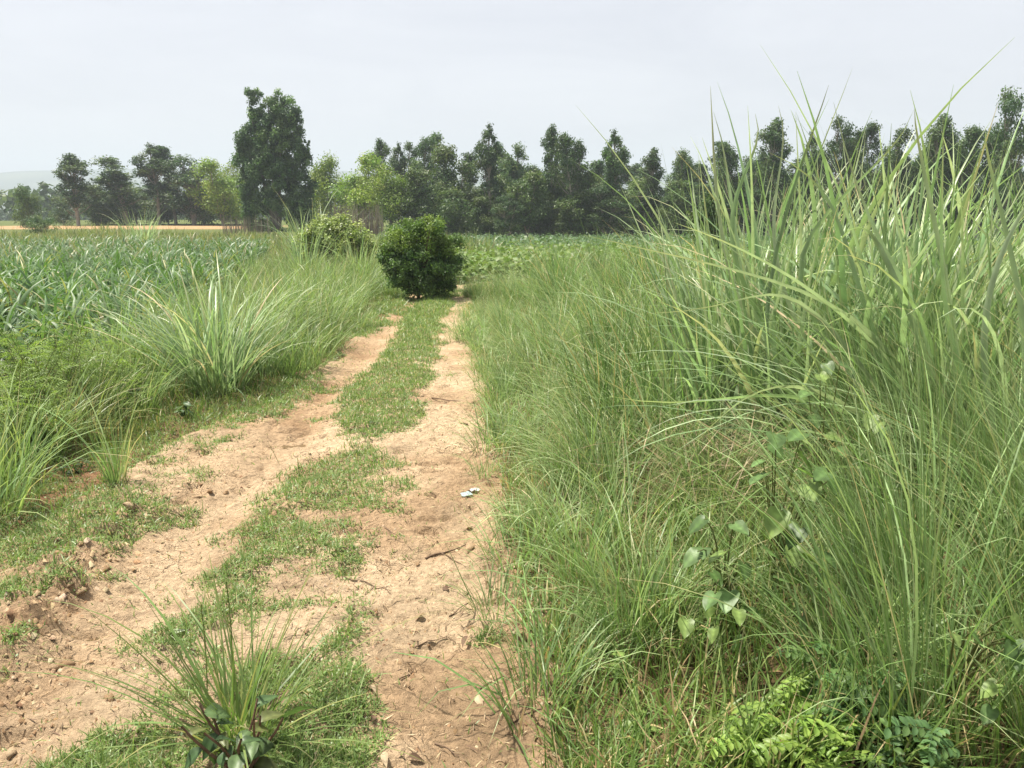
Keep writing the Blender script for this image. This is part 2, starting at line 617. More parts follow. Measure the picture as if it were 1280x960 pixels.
green = np.array([0.085, 0.12, 0.035]) * (1 - n1) + np.array([0.13, 0.145, 0.05]) * n1
bank = (sstep(5.6, 4.8, Y) * sstep(3.0, 3.8, Y) * sstep(-1.9, -2.3, X))[..., None]
earth = earth * (1 - bank) + np.array([0.27, 0.155, 0.085]) * bank
gfar = sstep(9, 26, Y)[..., None]
c[:] = earth * (1 - gfar) + green * gfar
# orange ploughed strip beyond the crop
strip = (sstep(78, 82, Y + 6 * (fbm(X / 15, Y / 15, 3, 2) - 0.5)) * sstep(99, 95, Y) * sstep(-14, -20, X) * sstep(0.30, 0.46, fbm(X / 9, Y / 30, 6, 3)))[..., None]
c = c * (1 - strip) + np.array([0.40, 0.26, 0.14]) * strip
far = sstep(180, 420, Y)[..., None]
nf = fbm(X / 55, Y / 90, 77, 4)[..., None]
c = c * (1 - far) + far * (np.array([0.045, 0.075, 0.03]) * (1 - sstep(0.52, 0.62, nf)) + np.array([0.11, 0.14, 0.06]) * sstep(0.52, 0.62, nf))
ground = obj('ground', mesh_data('ground', np.stack([X, Y, Zg], -1).reshape(-1, 3), quads, c.reshape(-1, 3), M_SOIL, True))
tag(ground, 'earth and pasture sloping down to the valley', 'ground', kind='structure')

# dirt track -------------------------------------------------------
xs = np.arange(-4.3, 1.25, 0.017)
ys = list(np.arange(1.2, 4.2, 0.014)) + list(np.arange(4.2, 7.4, 0.021))
ys = np.array(ys + grow(ys[-1], 0.021, 1.02, 22.2))
X, Y = np.meshgrid(xs, ys)
X = X - 0.05 * np.clip(Y - 8, 0, None)
Zt = z_track(X, Y)
nx, ny = len(xs), len(ys)
idx = np.arange(nx * ny).reshape(ny, nx)
quads = np.stack([idx[:-1, :-1], idx[:-1, 1:], idx[1:, 1:], idx[1:, :-1]], -1).reshape(-1, 4)
keep = (track_mask(X, Y) > 0.02).reshape(-1)
quads = quads[keep[quads].any(1)]
crust = fbm(X * 1.6, Y * 1.3, 41, 5)[..., None]
pale = np.array([0.55, 0.410, 0.264])
tan = np.array([0.418, 0.288, 0.174])
red = np.array([0.31, 0.185, 0.098])
c = tan * (1 - sstep(0.35, 0.62, crust)) + pale * sstep(0.35, 0.62, crust)
mr_ = (1.15 * np.exp(-((X - (xr_rut(Y) + 0.42)) / 0.22) ** 2) * sstep(5.4, 3.8, Y) * sstep(2.2, 3.0, Y)
       + 0.22 * np.exp(-((X - xl_rut(Y) + 0.30) / 0.2) ** 2) * sstep(6, 4, Y)
       + 0.45 * np.exp(-((X - xl_rut(Y) + 0.05) / 0.2) ** 2) * sstep(4, 6, Y))[..., None]
mr_ = np.clip(mr_ * (0.5 + fbm(X * 3, Y * 3, 47, 3)[..., None]), 0, 1)
c = c * (1 - mr_) + red * mr_
used = np.unique(quads)
remap = -np.ones(nx * ny, int); remap[used] = np.arange(len(used))
track = obj('dirt_track', mesh_data('dirt_track', np.stack([X, Y, Zt], -1).reshape(-1, 3)[used], remap[quads], c.reshape(-1, 3)[used], M_SOIL, True))
tag(track, 'bare sandy two-rut dirt track running to the lone bush', 'track', kind='structure')

# distant wood in the valley ---------------------------------------
def distant_wood():
    r = np.random.default_rng(3)
    n = 2300
    y = 170 + 1250 * r.random(n) ** 1.5
    x = (r.uniform(-0.95, 0.75, n)) * y
    ok = (fbm(x / 70, y / 110, 77, 3) < 0.57) | (r.random(n) < 0.15)
    x, y = x[ok], y[ok]
    z = z_ground(x, y)
    n = len(x)
    H = r.uniform(4.5, 9, n)
    R = H * r.uniform(0.32, 0.5, n)
    k = 60
    d = r.normal(0, 1, (n, k, 3)); d /= np.linalg.norm(d, axis=2)[..., None]
    d[..., 2] = np.where(d[..., 2] < -0.3, -d[..., 2], d[..., 2])
    P = np.stack([x, y, z + H * 0.5], 1)[:, None] + d * np.stack([R, R, H * 0.5], 1)[:, None] * r.uniform(0.6, 1.05, (n, k, 1))
    tc_ = pal(n, [(0.045, 0.075, 0.03), (0.035, 0.06, 0.028), (0.07, 0.10, 0.035)], [3, 3, 1.5], 0.2, r)
    col = np.repeat(tc_, k, 0) * r.uniform(0.7, 1.3, (n * k, 1))
    nr = (d + r.normal(0, 0.5, d.shape)).reshape(-1, 3)
    sz = np.repeat(R * 0.48, k)
    V, Fc, C = leaf_quads(P.reshape(-1, 3), nr, sz, sz * 0.8, col, r=r)
    o = obj('distant_wood', mesh_data('distant_wood', V, Fc, C, M_TREE))
    tag(o, 'hazy dark green woodland filling the distant valley', 'woodland', kind='stuff')


distant_wood()

# ================================================================= TREES
def tree_parts(seed, H, W, leaders, nl, nleaf, base, lL, lW, cols, wts, prof, droop=0.8, bark=(0.30, 0.25, 0.20), spread=1.0, lobe=(0.10, 0.19), trunk_r=0.013, core=0.0):
    r = np.random.default_rng(seed)
    crown, wood = Geo(), Geo()
    stems = []
    for s in range(leaders):
        a = r.uniform(0, 2 * PI)
        off = (0 if leaders == 1 else W * 0.20 * spread) * r.uniform(0.6, 1.2)
        top = H * (1 if s == 0 else r.uniform(0.72, 0.95))
        tt = np.linspace(0, 1, 9)
        wx = np.cumsum(r.normal(0, 0.010, 9)) * H
        wy = np.cumsum(r.normal(0, 0.010, 9)) * H
        P = np.stack([math.cos(a) * off * tt + wx * tt, math.sin(a) * off * tt + wy * tt, tt * top * 0.96], 1)
        P[0, 2] = -0.3
        R = H * trunk_r * (1 - 0.88 * tt) + 0.006 * H * 0.2
        V, Fc = tube(P, R, 7)
        bc = np.array(bark) * r.uniform(0.8, 1.2)
        wood.add(V, Fc, bc)
        stems.append((P, top))
    tot = np.zeros(0)
    for q in range(nl):
        P, top = stems[r.integers(leaders)]
        t = base + (0.955 - base) * r.random() ** 0.85
        if q < leaders * 3:
            t = 0.86 + 0.07 * r.random()
        sx = np.interp(t, np.linspace(0, 1, 9), P[:, 0]); sy = np.interp(t, np.linspace(0, 1, 9), P[:, 1])
        wid = W / 2 * prof(t)
        a = r.uniform(0, 2 * PI)
        rad = r.uniform(*lobe) * W * (0.80 + 0.35 * prof(t))
        rr = max(0, wid - rad * 0.6) * math.sqrt(r.random()) if t < 0.88 else 0.55 * wid * r.random()
        cx, cy, cz = sx + rr * math.cos(a), sy + rr * math.sin(a), t * top
        n = max(10, int(nleaf / nl * (rad / (W * 0.5 * (lobe[0] + lobe[1]))) ** 2))
        d = r.normal(0, 1, (n, 3)); d /= np.linalg.norm(d, axis=1)[:, None]
        u = r.random(n) ** 0.5 * r.uniform(0.75, 1.45, n)
        pts = np.array([cx, cy, cz]) + d * (u * rad)[:, None] * np.array([1, 1, 0.95])
        nr = d * 0.7 + r.normal(0, 0.55, (n, 3)) + np.array([0, 0, 0.25])
        lc = pal(1, cols, wts, 0.15, r)
        col = lc * r.uniform(0.72, 1.30, (n, 1)) * r.uniform(0.93, 1.07, (n, 3))
        V, Fc, C = leaf_quads(pts, nr, lL * r.uniform(0.7, 1.3, n), lW * r.uniform(0.7, 1.3, n), col, droop, r)
        crown.add(V, Fc, C)
        if rr > 0.15 * W * 0.5 or r.random() < 0.4:
            t0 = max(0.08, t - (0.10 + 0.5 * rr / H))
            A = np.array([np.interp(t0, np.linspace(0, 1, 9), P[:, k]) for k in range(3)])
            B = np.array([cx, cy, cz])
            mid = (A + B) / 2 + np.array([0, 0, -0.08 * np.linalg.norm(B - A)])
            V, Fc = tube([A, mid, B], [H * trunk_r * 0.32, H * trunk_r * 0.2, H * trunk_r * 0.07], 4)
            wood.add(V, Fc, np.array(bark) * 0.85)
    return crown, wood


EUC = ([(0.052, 0.090, 0.034), (0.040, 0.074, 0.030), (0.068, 0.105, 0.040), (0.085, 0.115, 0.042)], [3, 3, 2, 1])
ACA = ([(0.125, 0.180, 0.036), (0.100, 0.152, 0.033), (0.175, 0.225, 0.045)], [3, 3, 2])
MID = ([(0.060, 0.100, 0.030), (0.075, 0.105, 0.032), (0.048, 0.085, 0.028)], [3, 2, 2])


def p_euc(phase):
    return lambda t: max(0.32, 1.0 - 0.46 * t - 0.10 * sstep(0.86, 1.0, t) + 0.20 * math.sin(t * 16 + phase))
def p_round(t): return max(0.15, math.sin(PI * (0.12 + 0.83 * t)) ** 0.7)
def p_col(t): return max(0.2, (1.05 - 0.55 * t ** 2.2))


VAR = {}


def variant(key, **k):
    crown, wood = tree_parts(**k)
    VAR[key] = (crown.data('crown_' + key, M_TREE, False), wood.data('trunk_' + key, M_BARK), k['H'], k['W'])


for i, (H, W, ld, nl, nf, b, seed) in enumerate([
        (10, 3.8, 1, 74, 5600, 0.24, 11), (10, 3.4, 1, 62, 4800, 0.30, 12), (10, 4.4, 2, 80, 6000, 0.20, 13),
        (10, 4.2, 2, 66, 4600, 0.26, 14), (10, 3.2, 1, 52, 3600, 0.24, 15), (10, 4.8, 3, 86, 6200, 0.18, 16)]):
    variant('euc%d' % i, seed=seed, H=H, W=W, leaders=ld, nl=nl, nleaf=nf, base=b, lobe=(0.075, 0.15), lL=0.27, lW=0.105, cols=EUC[0], wts=EUC[1], prof=p_euc(1.3 + 1.3 * i), bark=(0.33, 0.29, 0.24))
for i, (seed, W) in enumerate([(21, 6.0), (22, 7.0), (23, 5.2)]):
    variant('aca%d' % i, seed=seed, H=7, W=W, leaders=2, nl=44, nleaf=7000, base=0.22, lL=0.26, lW=0.12, cols=ACA[0], wts=ACA[1], prof=p_round, droop=0.2, bark=(0.30, 0.27, 0.22), lobe=(0.11, 0.17))
for i, (seed, W) in enumerate([(31, 5.0), (32, 5.8)]):
    variant('mid%d' % i, seed=seed, H=7, W=W, leaders=3, nl=48, nleaf=7500, base=0.10, lL=0.28, lW=0.12, cols=MID[0], wts=MID[1], prof=p_col, droop=0.5, lobe=(0.11, 0.17))
variant('low0', seed=41, H=3, W=3.6, leaders=3, nl=30, nleaf=3800, base=0.12, lL=0.20, lW=0.10, cols=MID[0], wts=MID[1], prof=p_round, droop=0.2, trunk_r=0.012)
variant('low1', seed=42, H=3, W=4.4, leaders=3, nl=30, nleaf=3800, base=0.10, lL=0.20, lW=0.10, cols=EUC[0], wts=EUC[1], prof=p_round, droop=0.2, trunk_r=0.012)


def tree(key, name, x, y, H, Wd=None, label='', cat='tree', group=None, rz=None):
    cm, wm, h0, w0 = VAR[key]
    s = H / h0
    sw = s if Wd is None else Wd / w0
    o = empty(name, (x, y, float(z_ground(x, y)) - 0.05), rng.uniform(0, 2 * PI) if rz is None else rz, (sw, sw, s))
    obj('crown', cm, o); obj('trunk', wm, o)
    return tag(o, label, cat, group)


def tree_px(key, name, px, top, dist, wpx, label, cat='tree', group=None, rz=None):
    p = at(px, top, dist)
    H = p[2] - float(z_ground(p[0], dist))
    return tree(key, name, p[0], dist, H * 1.03, wpx * dist / F * 1.02, label, cat, group, rz)


# trees beyond the ploughed strip
tree_px('low0', 'small_tree', 33, 238, 88, 36, 'small round tree standing alone at the far edge of the ploughed strip')
tree_px('euc0', 'eucalyptus_tree', 86, 192, 96, 60, 'lone slim eucalyptus with gappy crown in front of the hazy valley')
tree_px('euc3', 'eucalyptus_tree', 150, 195, 99, 84, 'broad ragged eucalyptus beyond the ploughed strip, leafy almost to the ground')
tree_px('euc1', 'eucalyptus_tree', 188, 179, 101, 56, 'tall eucalyptus beyond the ploughed strip with two rounded crown tops')
tree_px('euc4', 'eucalyptus_tree', 210, 182, 103, 46, 'thin see-through eucalyptus touching the two-topped one')
tree_px('euc5', 'eucalyptus_tree', 234, 192, 100, 76, 'grey-green open eucalyptus with several thin stems beside the ploughed strip')
tree_px('aca2', 'leafy_tree', 272, 203, 97, 70, 'olive green leafy tree on the near side of the big dark tree')
tree_px('aca0', 'leafy_tree', 300, 205, 104, 60, 'bright yellow-green leafy tree half hidden behind the big dark tree')

for i, (px, top, w) in enumerate([(120, 232, 50), (165, 226, 60), (205, 228, 56), (250, 226, 60), (290, 222, 60)]):
    tree_px('mid%d' % (i % 2), 'understorey_tree', px, top, 104, w, 'bushy low tree filling the gaps between the eucalyptus beyond the ploughed strip', 'tree', 'low trees beyond the ploughed strip')

# the big dark tree: two joined columns
def big_tree():
    d = 74.0
    x = at(347, 285, d)[0]
    zg = float(z_ground(x, d))
    H = at(347, 111, d)[2] - zg
    r = np.random.default_rng(77)
    cr, wd = Geo(), Geo()
    px = d / F
    # rounded masses read off the outline: (px, py, radius px)
    mass = [(347, 125, 13), (354, 138, 19), (345, 152, 20), (360, 160, 22), (345, 175, 30), (362, 185, 22), (335, 190, 24), (350, 205, 34),
            (368, 212, 20), (340, 225, 38), (362, 235, 30), (350, 255, 40), (375, 250, 18), (325, 250, 24), (345, 275, 36), (370, 272, 22), (320, 275, 18),
            (318, 120, 10), (320, 134, 12), (315, 150, 12), (312, 172, 15), (306, 188, 13), (314, 200, 18), (304, 206, 9), (384, 178, 4), (381, 200, 10), (326, 166, 12), (322, 215, 20), (300, 230, 7), (388, 232, 9), (303, 182, 6), (372, 150, 7)]
    for (mx_, my_, mr) in mass:
        c0 = at(mx_, my_, d)
        R = mr * px
        for q in range(max(4, int(mr * 0.85))):
            dd = r.normal(0, 1, 3); dd /= np.linalg.norm(dd)
            cc = c0 - np.array([x, d, zg]) + dd * R * r.uniform(0.55, 0.95) * np.array([1, 0.9, 1])
            rad = min(R * 0.5, r.uniform(0.28, 0.62))
            n = int(190 * (rad / 0.5) ** 2)
            e = r.normal(0, 1, (n, 3)); e /= np.linalg.norm(e, axis=1)[:, None]
            pts = cc + e * (rad * r.random(n) ** 0.5 * r.uniform(0.8, 1.3, n))[:, None]
            pts[:, 2] = np.maximum(pts[:, 2], 0.15)
            lc = pal(1, [(0.052, 0.090, 0.034), (0.040, 0.072, 0.029), (0.080, 0.125, 0.044)], [3, 2, 2.2], 0.2, r)
            col = lc * r.uniform(0.72, 1.3, (n, 1))
            cr.add(*leaf_quads(pts, e * 0.7 + r.normal(0, .5, (n, 3)) + [0, 0, .25], 0.26 * r.uniform(.7, 1.3, n), 0.11, col, 0.6, r))
    for (ox, top) in ((0.0, H * 0.95), (-2.1, H * 0.9), (0.9, H * 0.7)):
        tt = np.linspace(0, 1, 8)
        P = np.stack([ox * tt ** 0.7 + np.cumsum(r.normal(0, .05, 8)), np.cumsum(r.normal(0, .05, 8)), tt * top - 0.3 * (1 - tt)], 1)
        wd.add(*tube(P, 0.22 * (1 - 0.85 * tt), 8), (0.2, 0.17, 0.14))
    o = empty('big_tree', (x, d, zg - 0.05))
    obj('crown', cr.data('big_crown', M_TREE, False), o)
    obj('trunk', wd.data('big_trunk', M_BARK), o)
    tag(o, 'tallest tree, a dark dense double-topped column of foliage reaching the ground', 'tree')


big_tree()

# bright leafy trees between the big tree and the dark grove
tree_px('aca1', 'leafy_tree', 410, 198, 84, 62, 'bright leafy tree just past the big dark tree, above the dry stalks')
tree_px('aca2', 'leafy_tree', 452, 195, 76, 74, 'round bright green tree with a pale yellow-green crown above dry stalks')
tree_px('aca0', 'leafy_tree', 486, 208, 72, 74, 'wide spreading light green tree in front of the dark grove')
tree_px('mid1', 'leafy_tree', 556, 236, 71, 66, 'low mid green tree at the edge of the dark grove beside the spreading light one')
tree_px('mid0', 'leafy_tree', 524, 214, 72, 62, 'mid green leafy tree directly behind the lone bush')
G = 'eucalyptus trees of the dark grove'
GL = 'slender dark eucalyptus in the closed grove behind the green field'
special = {
    474: 'pointed eucalyptus top standing up behind the light green spreading tree',
    610: 'tallest eucalyptus of the grove section behind the lone bush, round ball top',
    690: 'tall eucalyptus with a slim crown standing clear above the grove roofline',
    770: 'eucalyptus with an upright oval crown and a long bare pale trunk in the grove',
    972: 'tall round-topped eucalyptus seen through the tips of the tall reeds',
    1272: 'tallest eucalyptus at the reed end of the grove, reaching high above its neighbours',
}
for (k, px, top, d, w) in [
        ('euc0', 474, 173, 92, 34), ('euc1', 496, 178, 90, 32), ('euc2', 530, 165, 88, 54), ('euc5', 512, 176, 91, 50), ('mid0', 566, 186, 78, 74), ('euc4', 588, 190, 84, 40),
        ('euc1', 610, 154, 76, 42), ('euc3', 648, 178, 80, 46), ('euc4', 634, 200, 86, 40), ('euc0', 690, 156, 77, 40), ('euc2', 722, 166, 75, 52),
        ('euc4', 746, 200, 82, 40), ('euc1', 770, 162, 74, 44), ('euc0', 818, 185, 76, 40), ('euc3', 852, 186, 78, 44), ('euc4', 884, 204, 84, 38),
        ('euc2', 918, 178, 72, 54), ('euc0', 972, 148, 70, 56), ('euc1', 1018, 164, 72, 36), ('euc5', 1054, 143, 68, 54), ('euc2', 1086, 153, 72, 50),
        ('euc3', 1118, 158, 66, 58), ('euc0', 1182, 143, 64, 58), ('euc1', 1210, 165, 66, 44), ('euc2', 1240, 156, 62, 60), ('euc5', 1272, 106, 60, 62),
        ('mid1', 1150, 185, 66, 60)]:
    tree_px(k, 'eucalyptus_tree', px, top, d, w, special.get(px, GL), 'tree', None if px in special else G)
for i in range(24):
    px = 600 + 690 * (i + rng.random()) / 24
    tree_px('euc%d' % (i % 6), 'eucalyptus_tree', px, rng.uniform(176, 206) - 22 * max(0, (px - 900) / 380), rng.uniform(84, 96) - 12 * max(0, (px - 900) / 380), rng.uniform(44, 64),
            'eucalyptus in the rear rows of the dark grove, only its upper crown showing', 'tree', 'rear eucalyptus trees of the dark grove')
UL = 'short bushy tree filling the shaded understorey of the dark grove'
r_ = np.random.default_rng(5)
for i in range(64):
    px = 540 + 780 * (i + r_.random()) / 64
    d = r_.uniform(71, 84) - 10 * max(0, (px - 900) / 400)
    top = r_.uniform(212, 252)
    tree_px(['mid0', 'mid1', 'euc5', 'euc2', 'mid0'][i % 5], 'understorey_tree', px, top, d, r_.uniform(44, 70), UL, 'tree', 'understorey trees of the dark grove')

# low shrubs by the ploughed strip and the grove
tree_px('low1', 'low_shrub', 52, 272, 62, 38, 'low dark rounded shrub on the near edge of the ploughed strip', 'shrub')
tree_px('low0', 'low_shrub', 122, 255, 97, 44, 'low dark shrub under the broad ragged eucalyptus', 'shrub')
tree_px('low1', 'low_shrub', 78, 262, 98, 30, 'small shrub at the foot of the lone slim eucalyptus', 'shrub')
tree_px('low0', 'round_shrub', 886, 250, 26, 60, 'round green bush half hidden behind the tall reeds', 'shrub')


# dry cane stands ---------------------------------------------------
def dry_stand(px, top, base_d, wpx, label):
    r = np.random.default_rng(int(px))
    p = at(px, top, base_d)
    H = p[2] - float(z_ground(p[0], base_d))
    n = 150
    W = wpx * base_d / F
    b = np.stack([r.uniform(-W / 2, W / 2, n), r.uniform(-0.8, 0.8, n), np.full(n, -0.1)], 1)
    g = Geo()
    g.add(*blades(b, H * r.uniform(0.65, 1.0, n), 0.07, r.uniform(0, 2 * PI, n), r.uniform(0, 0.10, n), r.uniform(-0.05, 0.15, n), 4,
                  pal(n, [(0.22, 0.195, 0.160), (0.15, 0.135, 0.110), (0.28, 0.26, 0.22)], [2, 2, 1], 0.15, r), prof='taper', r=r))
    o = obj('dry_cane_stand', g.data('dry_cane_stand', M_DRY))
    o.location = (p[0], base_d, float(z_ground(p[0], base_d)))
    tag(o, label, 'dry canes')


dry_stand(308, 266, 62, 60, 'grey-brown dry canes standing at the foot of the big dark tree')
dry_stand(428, 250, 60, 22, 'narrow stand of dry grey canes next to the wider pale one')
dry_stand(457, 248, 58, 38, 'widest stand of pale dry canes under the round bright green tree')


# the lone bush at the end of the track ------------------------------
def lone_bush():
    x, y = gp(522, 374)
    zg = float(z_surf(x, y))
    r = np.random.default_rng(19)
    px = y / F
    cr, wd = Geo(), Geo()
    O = np.array([x, y, zg])
    ctr = at(526, 326, y) - O
    for (mx_, my_, mr, k) in [(533, 298, 24, 24), (504, 310, 19, 20), (553, 312, 15, 14), (525, 324, 38, 52), (494, 326, 13, 14), (561, 330, 13, 13), (528, 340, 30, 36), (510, 338, 17, 18),
                              (546, 342, 15, 15), (521, 283, 8, 6), (545, 281, 8, 7), (485, 308, 7, 6), (570, 326, 6, 5), (498, 292, 7, 6), (536, 275, 4, 3), (570, 300, 3, 3), (480, 320, 4, 3), (512, 279, 3, 2), (530, 358, 12, 8), (558, 350, 11, 9), (500, 350, 11, 9), (515, 362, 8, 5), (545, 360, 9, 5)]:
        c1 = at(mx_, my_, y) - O
        for q in range(k):
            d = r.normal(0, 1, 3); d /= np.linalg.norm(d)
            c0 = c1 + d * mr * px * r.random() ** 0.4 * np.array([1.05, 1.0, 0.95])
            c0[1] += r.normal(0, 0.25)
            if c0[2] < 0.12:
                continue
            rad = r.uniform(0.08, 0.19)
            n = int(135 * (rad / 0.14) ** 2)
            e = r.normal(0, 1, (n, 3)); e /= np.linalg.norm(e, axis=1)[:, None]
            pts = c0 + e * (rad * r.random(n) ** 0.5 * r.uniform(.8, 1.3, n))[:, None] * np.array([1.1, 1.1, 0.9])
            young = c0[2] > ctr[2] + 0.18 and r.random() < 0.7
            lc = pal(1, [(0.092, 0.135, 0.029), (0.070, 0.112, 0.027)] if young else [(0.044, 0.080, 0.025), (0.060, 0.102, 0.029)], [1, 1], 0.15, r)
            cr.add(*leaf_quads(pts, e * .6 + r.normal(0, .6, (n, 3)) + [0, 0, .25], 0.058 * r.uniform(.7, 1.3, n), 0.030, lc * r.uniform(.6, 1.45, (n, 1)), 0.4, r))
            if q % 3 == 0:
                A = np.array([ctr[0] * 0.3, 0, 0.25])
                wd.add(*tube([A, (A + c0) / 2 + [0, 0, -.05], c0], [0.022, 0.013, 0.004], 5), (0.10, 0.075, 0.05))
    tt = np.linspace(0, 1, 5)
    wd.add(*tube(np.stack([ctr[0] * 0.3 * tt + 0.02 * np.sin(tt * 5), 0 * tt, -0.1 + 0.75 * tt], 1), 0.042 - 0.02 * tt, 8), (0.10, 0.075, 0.05))
    o = empty('lone_bush', (x, y, zg))
    obj('crown', cr.data('bush_crown', M_TREE, False), o)
    obj('trunk', wd.data('bush_trunk', M_BARK), o)
    tag(o, 'rounded dark green bush on a short trunk at the end of the dirt track', 'bush')
    return x, y


BX, BY = lone_bush()


# pale shrub by the verge -------------------------------------------
def pale_shrub():
    y = 20.5
    x = at(425, 330, y)[0]
    zg = float(z_surf(x, y))
    r = np.random.default_rng(23)
    cr, wd = Geo(), Geo()
    px = y / F
    for (mx_, my_, mr, k) in [(432, 298, 28, 40), (408, 290, 22, 28), (452, 308, 18, 22), (422, 320, 36, 50), (450, 335, 24, 28), (394, 312, 24, 28), (465, 350, 16, 16), (385, 300, 16, 14), (440, 290, 16, 14)]:
        c1 = at(mx_, my_, y) - np.array([x, y, zg])
        for q in range(k):
            d = r.normal(0, 1, 3); d /= np.linalg.norm(d)
            c0 = c1 + d * mr * px * r.random() ** 0.4
            if c0[2] < 0.1: continue
            n = 60
            e = r.normal(0, 1, (n, 3)); e /= np.linalg.norm(e, axis=1)[:, None]
            lc = pal(1, [(0.21, 0.255, 0.100), (0.15, 0.20, 0.06), (0.25, 0.29, 0.14)], [2, 2, 1], .12, r)
            cr.add(*leaf_quads(c0 + e * 0.16 * r.random((n, 1)) ** .5, e * .3 + r.normal(0, .4, (n, 3)) + [0, 0, .7], 0.075 * r.uniform(.7, 1.3, n), 0.045, lc * r.uniform(.75, 1.25, (n, 1)), 0, r))
            if q % 3 == 0:
                wd.add(*tube([[0, 0, -.05], c0 * [.5, .5, .45], c0], [0.018, 0.011, 0.004], 4), (0.14, 0.12, 0.08))
    o = empty('pale_shrub', (x, y, zg))
    obj('crown', cr.data('pale_crown', M_BROAD, False), o)
    obj('trunk', wd.data('pale_trunk', M_BARK), o)
    tag(o, 'pale yellow-green leafy shrub on the grassy bank between crop and track', 'shrub')


pale_shrub()

# ================================================================= GRASS CLUMPS
G_FINE = ([(0.140, 0.208, 0.080), (0.105, 0.170, 0.058), (0.190, 0.250, 0.118), (0.22, 0.24, 0.12), (0.33, 0.28, 0.17)], [4, 3, 4, 0.7, 0.3])
G_REED = ([(0.165, 0.230, 0.115), (0.132, 0.195, 0.090), (0.225, 0.280, 0.165), (0.26, 0.28, 0.15), (0.34, 0.28, 0.18)], [4, 3, 4, 0.5, 0.2])
G_VERGE = ([(0.130, 0.190, 0.068), (0.10, 0.160, 0.055), (0.175, 0.22, 0.090), (0.27, 0.25, 0.13)], [4, 4, 3, 0.5])


def clump_geo(seed, n, H, rad, w, palette, lean=0.25, bend=0.7, segs=6, fold=0.0, az0=None, azs=0.0, hmin=0.45, wob=0.03):
    r = np.random.default_rng(seed)
    a = r.uniform(0, 2 * PI, n)
    q = rad * np.sqrt(r.random(n))
    b = np.stack([np.cos(a) * q, np.sin(a) * q, np.full(n, -0.04)], 1)
    az = a + r.normal(0, 0.7, n)
    if az0 is not None:
        az = np.where(r.random(n) < azs, az0 + r.normal(0, 0.5, n), az)
    L = H * r.uniform(hmin, 1.12, n)
    arch = r.random(n) < 0.16
    L = np.where(arch, L * 1.25, L)
    ln = np.abs(r.normal(0, lean * 0.6, n)) + lean * 0.5 * q / rad
    bd = np.abs(r.normal(bend * 0.7, bend * 0.55, n)) + np.where(arch, r.uniform(0.3, 1.0, n), 0)
    c = pal(n, *palette, 0.14, r)
    tip = c * np.array([1.15, 1.08, 1.0])
    dry = r.random(n) < 0.12
    tip[dry] = np.array([0.34, 0.27, 0.15])
    return Geo().add(*blades(b, L, w * r.uniform(0.6, 1.25, n) * np.where(arch, 1.35, 1.0), az, ln, bd, segs, np.where(arch[:, None], c * 1.15, c), tip, fold, 1.5, 'grass', wob, r))


def clump_mesh(name, mat, **k):
    return clump_geo(**k).data(name, mat)


def blade_meshes(segs_, k, mat, **kw):
    g = clump_geo(**kw)
    V, C, Fq = np.concatenate(g.V), np.concatenate(g.C), np.concatenate(g.F)
    per = (segs_ + 1) * k
    fn = segs_ * (k - 1)
    f0 = Fq[:fn]
    return [mesh_data('blade', V[i * per:(i + 1) * per], f0, C[i * per:(i + 1) * per], mat, True) for i in range(len(V) // per)]


FINE = [clump_mesh('fine_clump', M_GRASS, seed=100 + i, n=150, H=1.15, rad=0.17, w=0.0090, palette=G_FINE, lean=0.34, bend=0.9, segs=6, az0=PI, azs=0.4) for i in range(3)]
G_DARK = ([(0.085, 0.150, 0.045), (0.070, 0.128, 0.038), (0.120, 0.185, 0.065), (0.26, 0.22, 0.12)], [4, 3, 2, 0.4])
G_PALE = ([(0.200, 0.250, 0.120), (0.165, 0.215, 0.090), (0.235, 0.270, 0.150), (0.34, 0.29, 0.17)], [4, 3, 3, 0.8])
FINE += [clump_mesh('upright_clump', M_GRASS, seed=108, n=190, H=1.25, rad=0.20, w=0.0085, palette=G_DARK, lean=0.20, bend=0.45, segs=6),
         clump_mesh('loose_clump', M_GRASS, seed=109, n=120, H=1.15, rad=0.16, w=0.0105, palette=G_PALE, lean=0.42, bend=1.1, segs=7, az0=PI, azs=0.5)]
WISP = [clump_mesh('wispy_clump', M_GRASS, seed=120 + i, n=120, H=1.75, rad=0.16, w=0.0074, palette=G_FINE, lean=0.32, bend=0.5, segs=7, az0=2.7, azs=0.7, hmin=0.4) for i in range(4)]
REED = [blade_meshes(9, 3, M_REED, seed=140 + i, n=88, H=2.05, rad=0.24, w=0.032, palette=G_REED, lean=0.24, bend=0.42, segs=9, fold=0.35, hmin=0.4) for i in range(4)]
VERGE = [clump_mesh('verge_clump', M_GRASS, seed=160 + i, n=150, H=0.75, rad=0.20, w=0.0085, palette=G_VERGE, lean=0.40, bend=0.9, segs=5) for i in range(4)]
SHORT = [clump_mesh('short_clump', M_GRASS, seed=180 + i, n=80, H=0.42, rad=0.13, w=0.006, palette=G_FINE, lean=0.45, bend=0.8, segs=4) for i in range(3)]


def put(name, me, x, y, rz, s, label, cat, group, sz=None):
    o = obj(name, me)
    o.location = (x, y, float(z_surf(x, y)))
    o.rotation_euler = (0, 0, rz)
    o.scale = (s, s, s if sz is None else sz)
    return tag(o, label, cat, group)


r_ = np.random.default_rng(55)
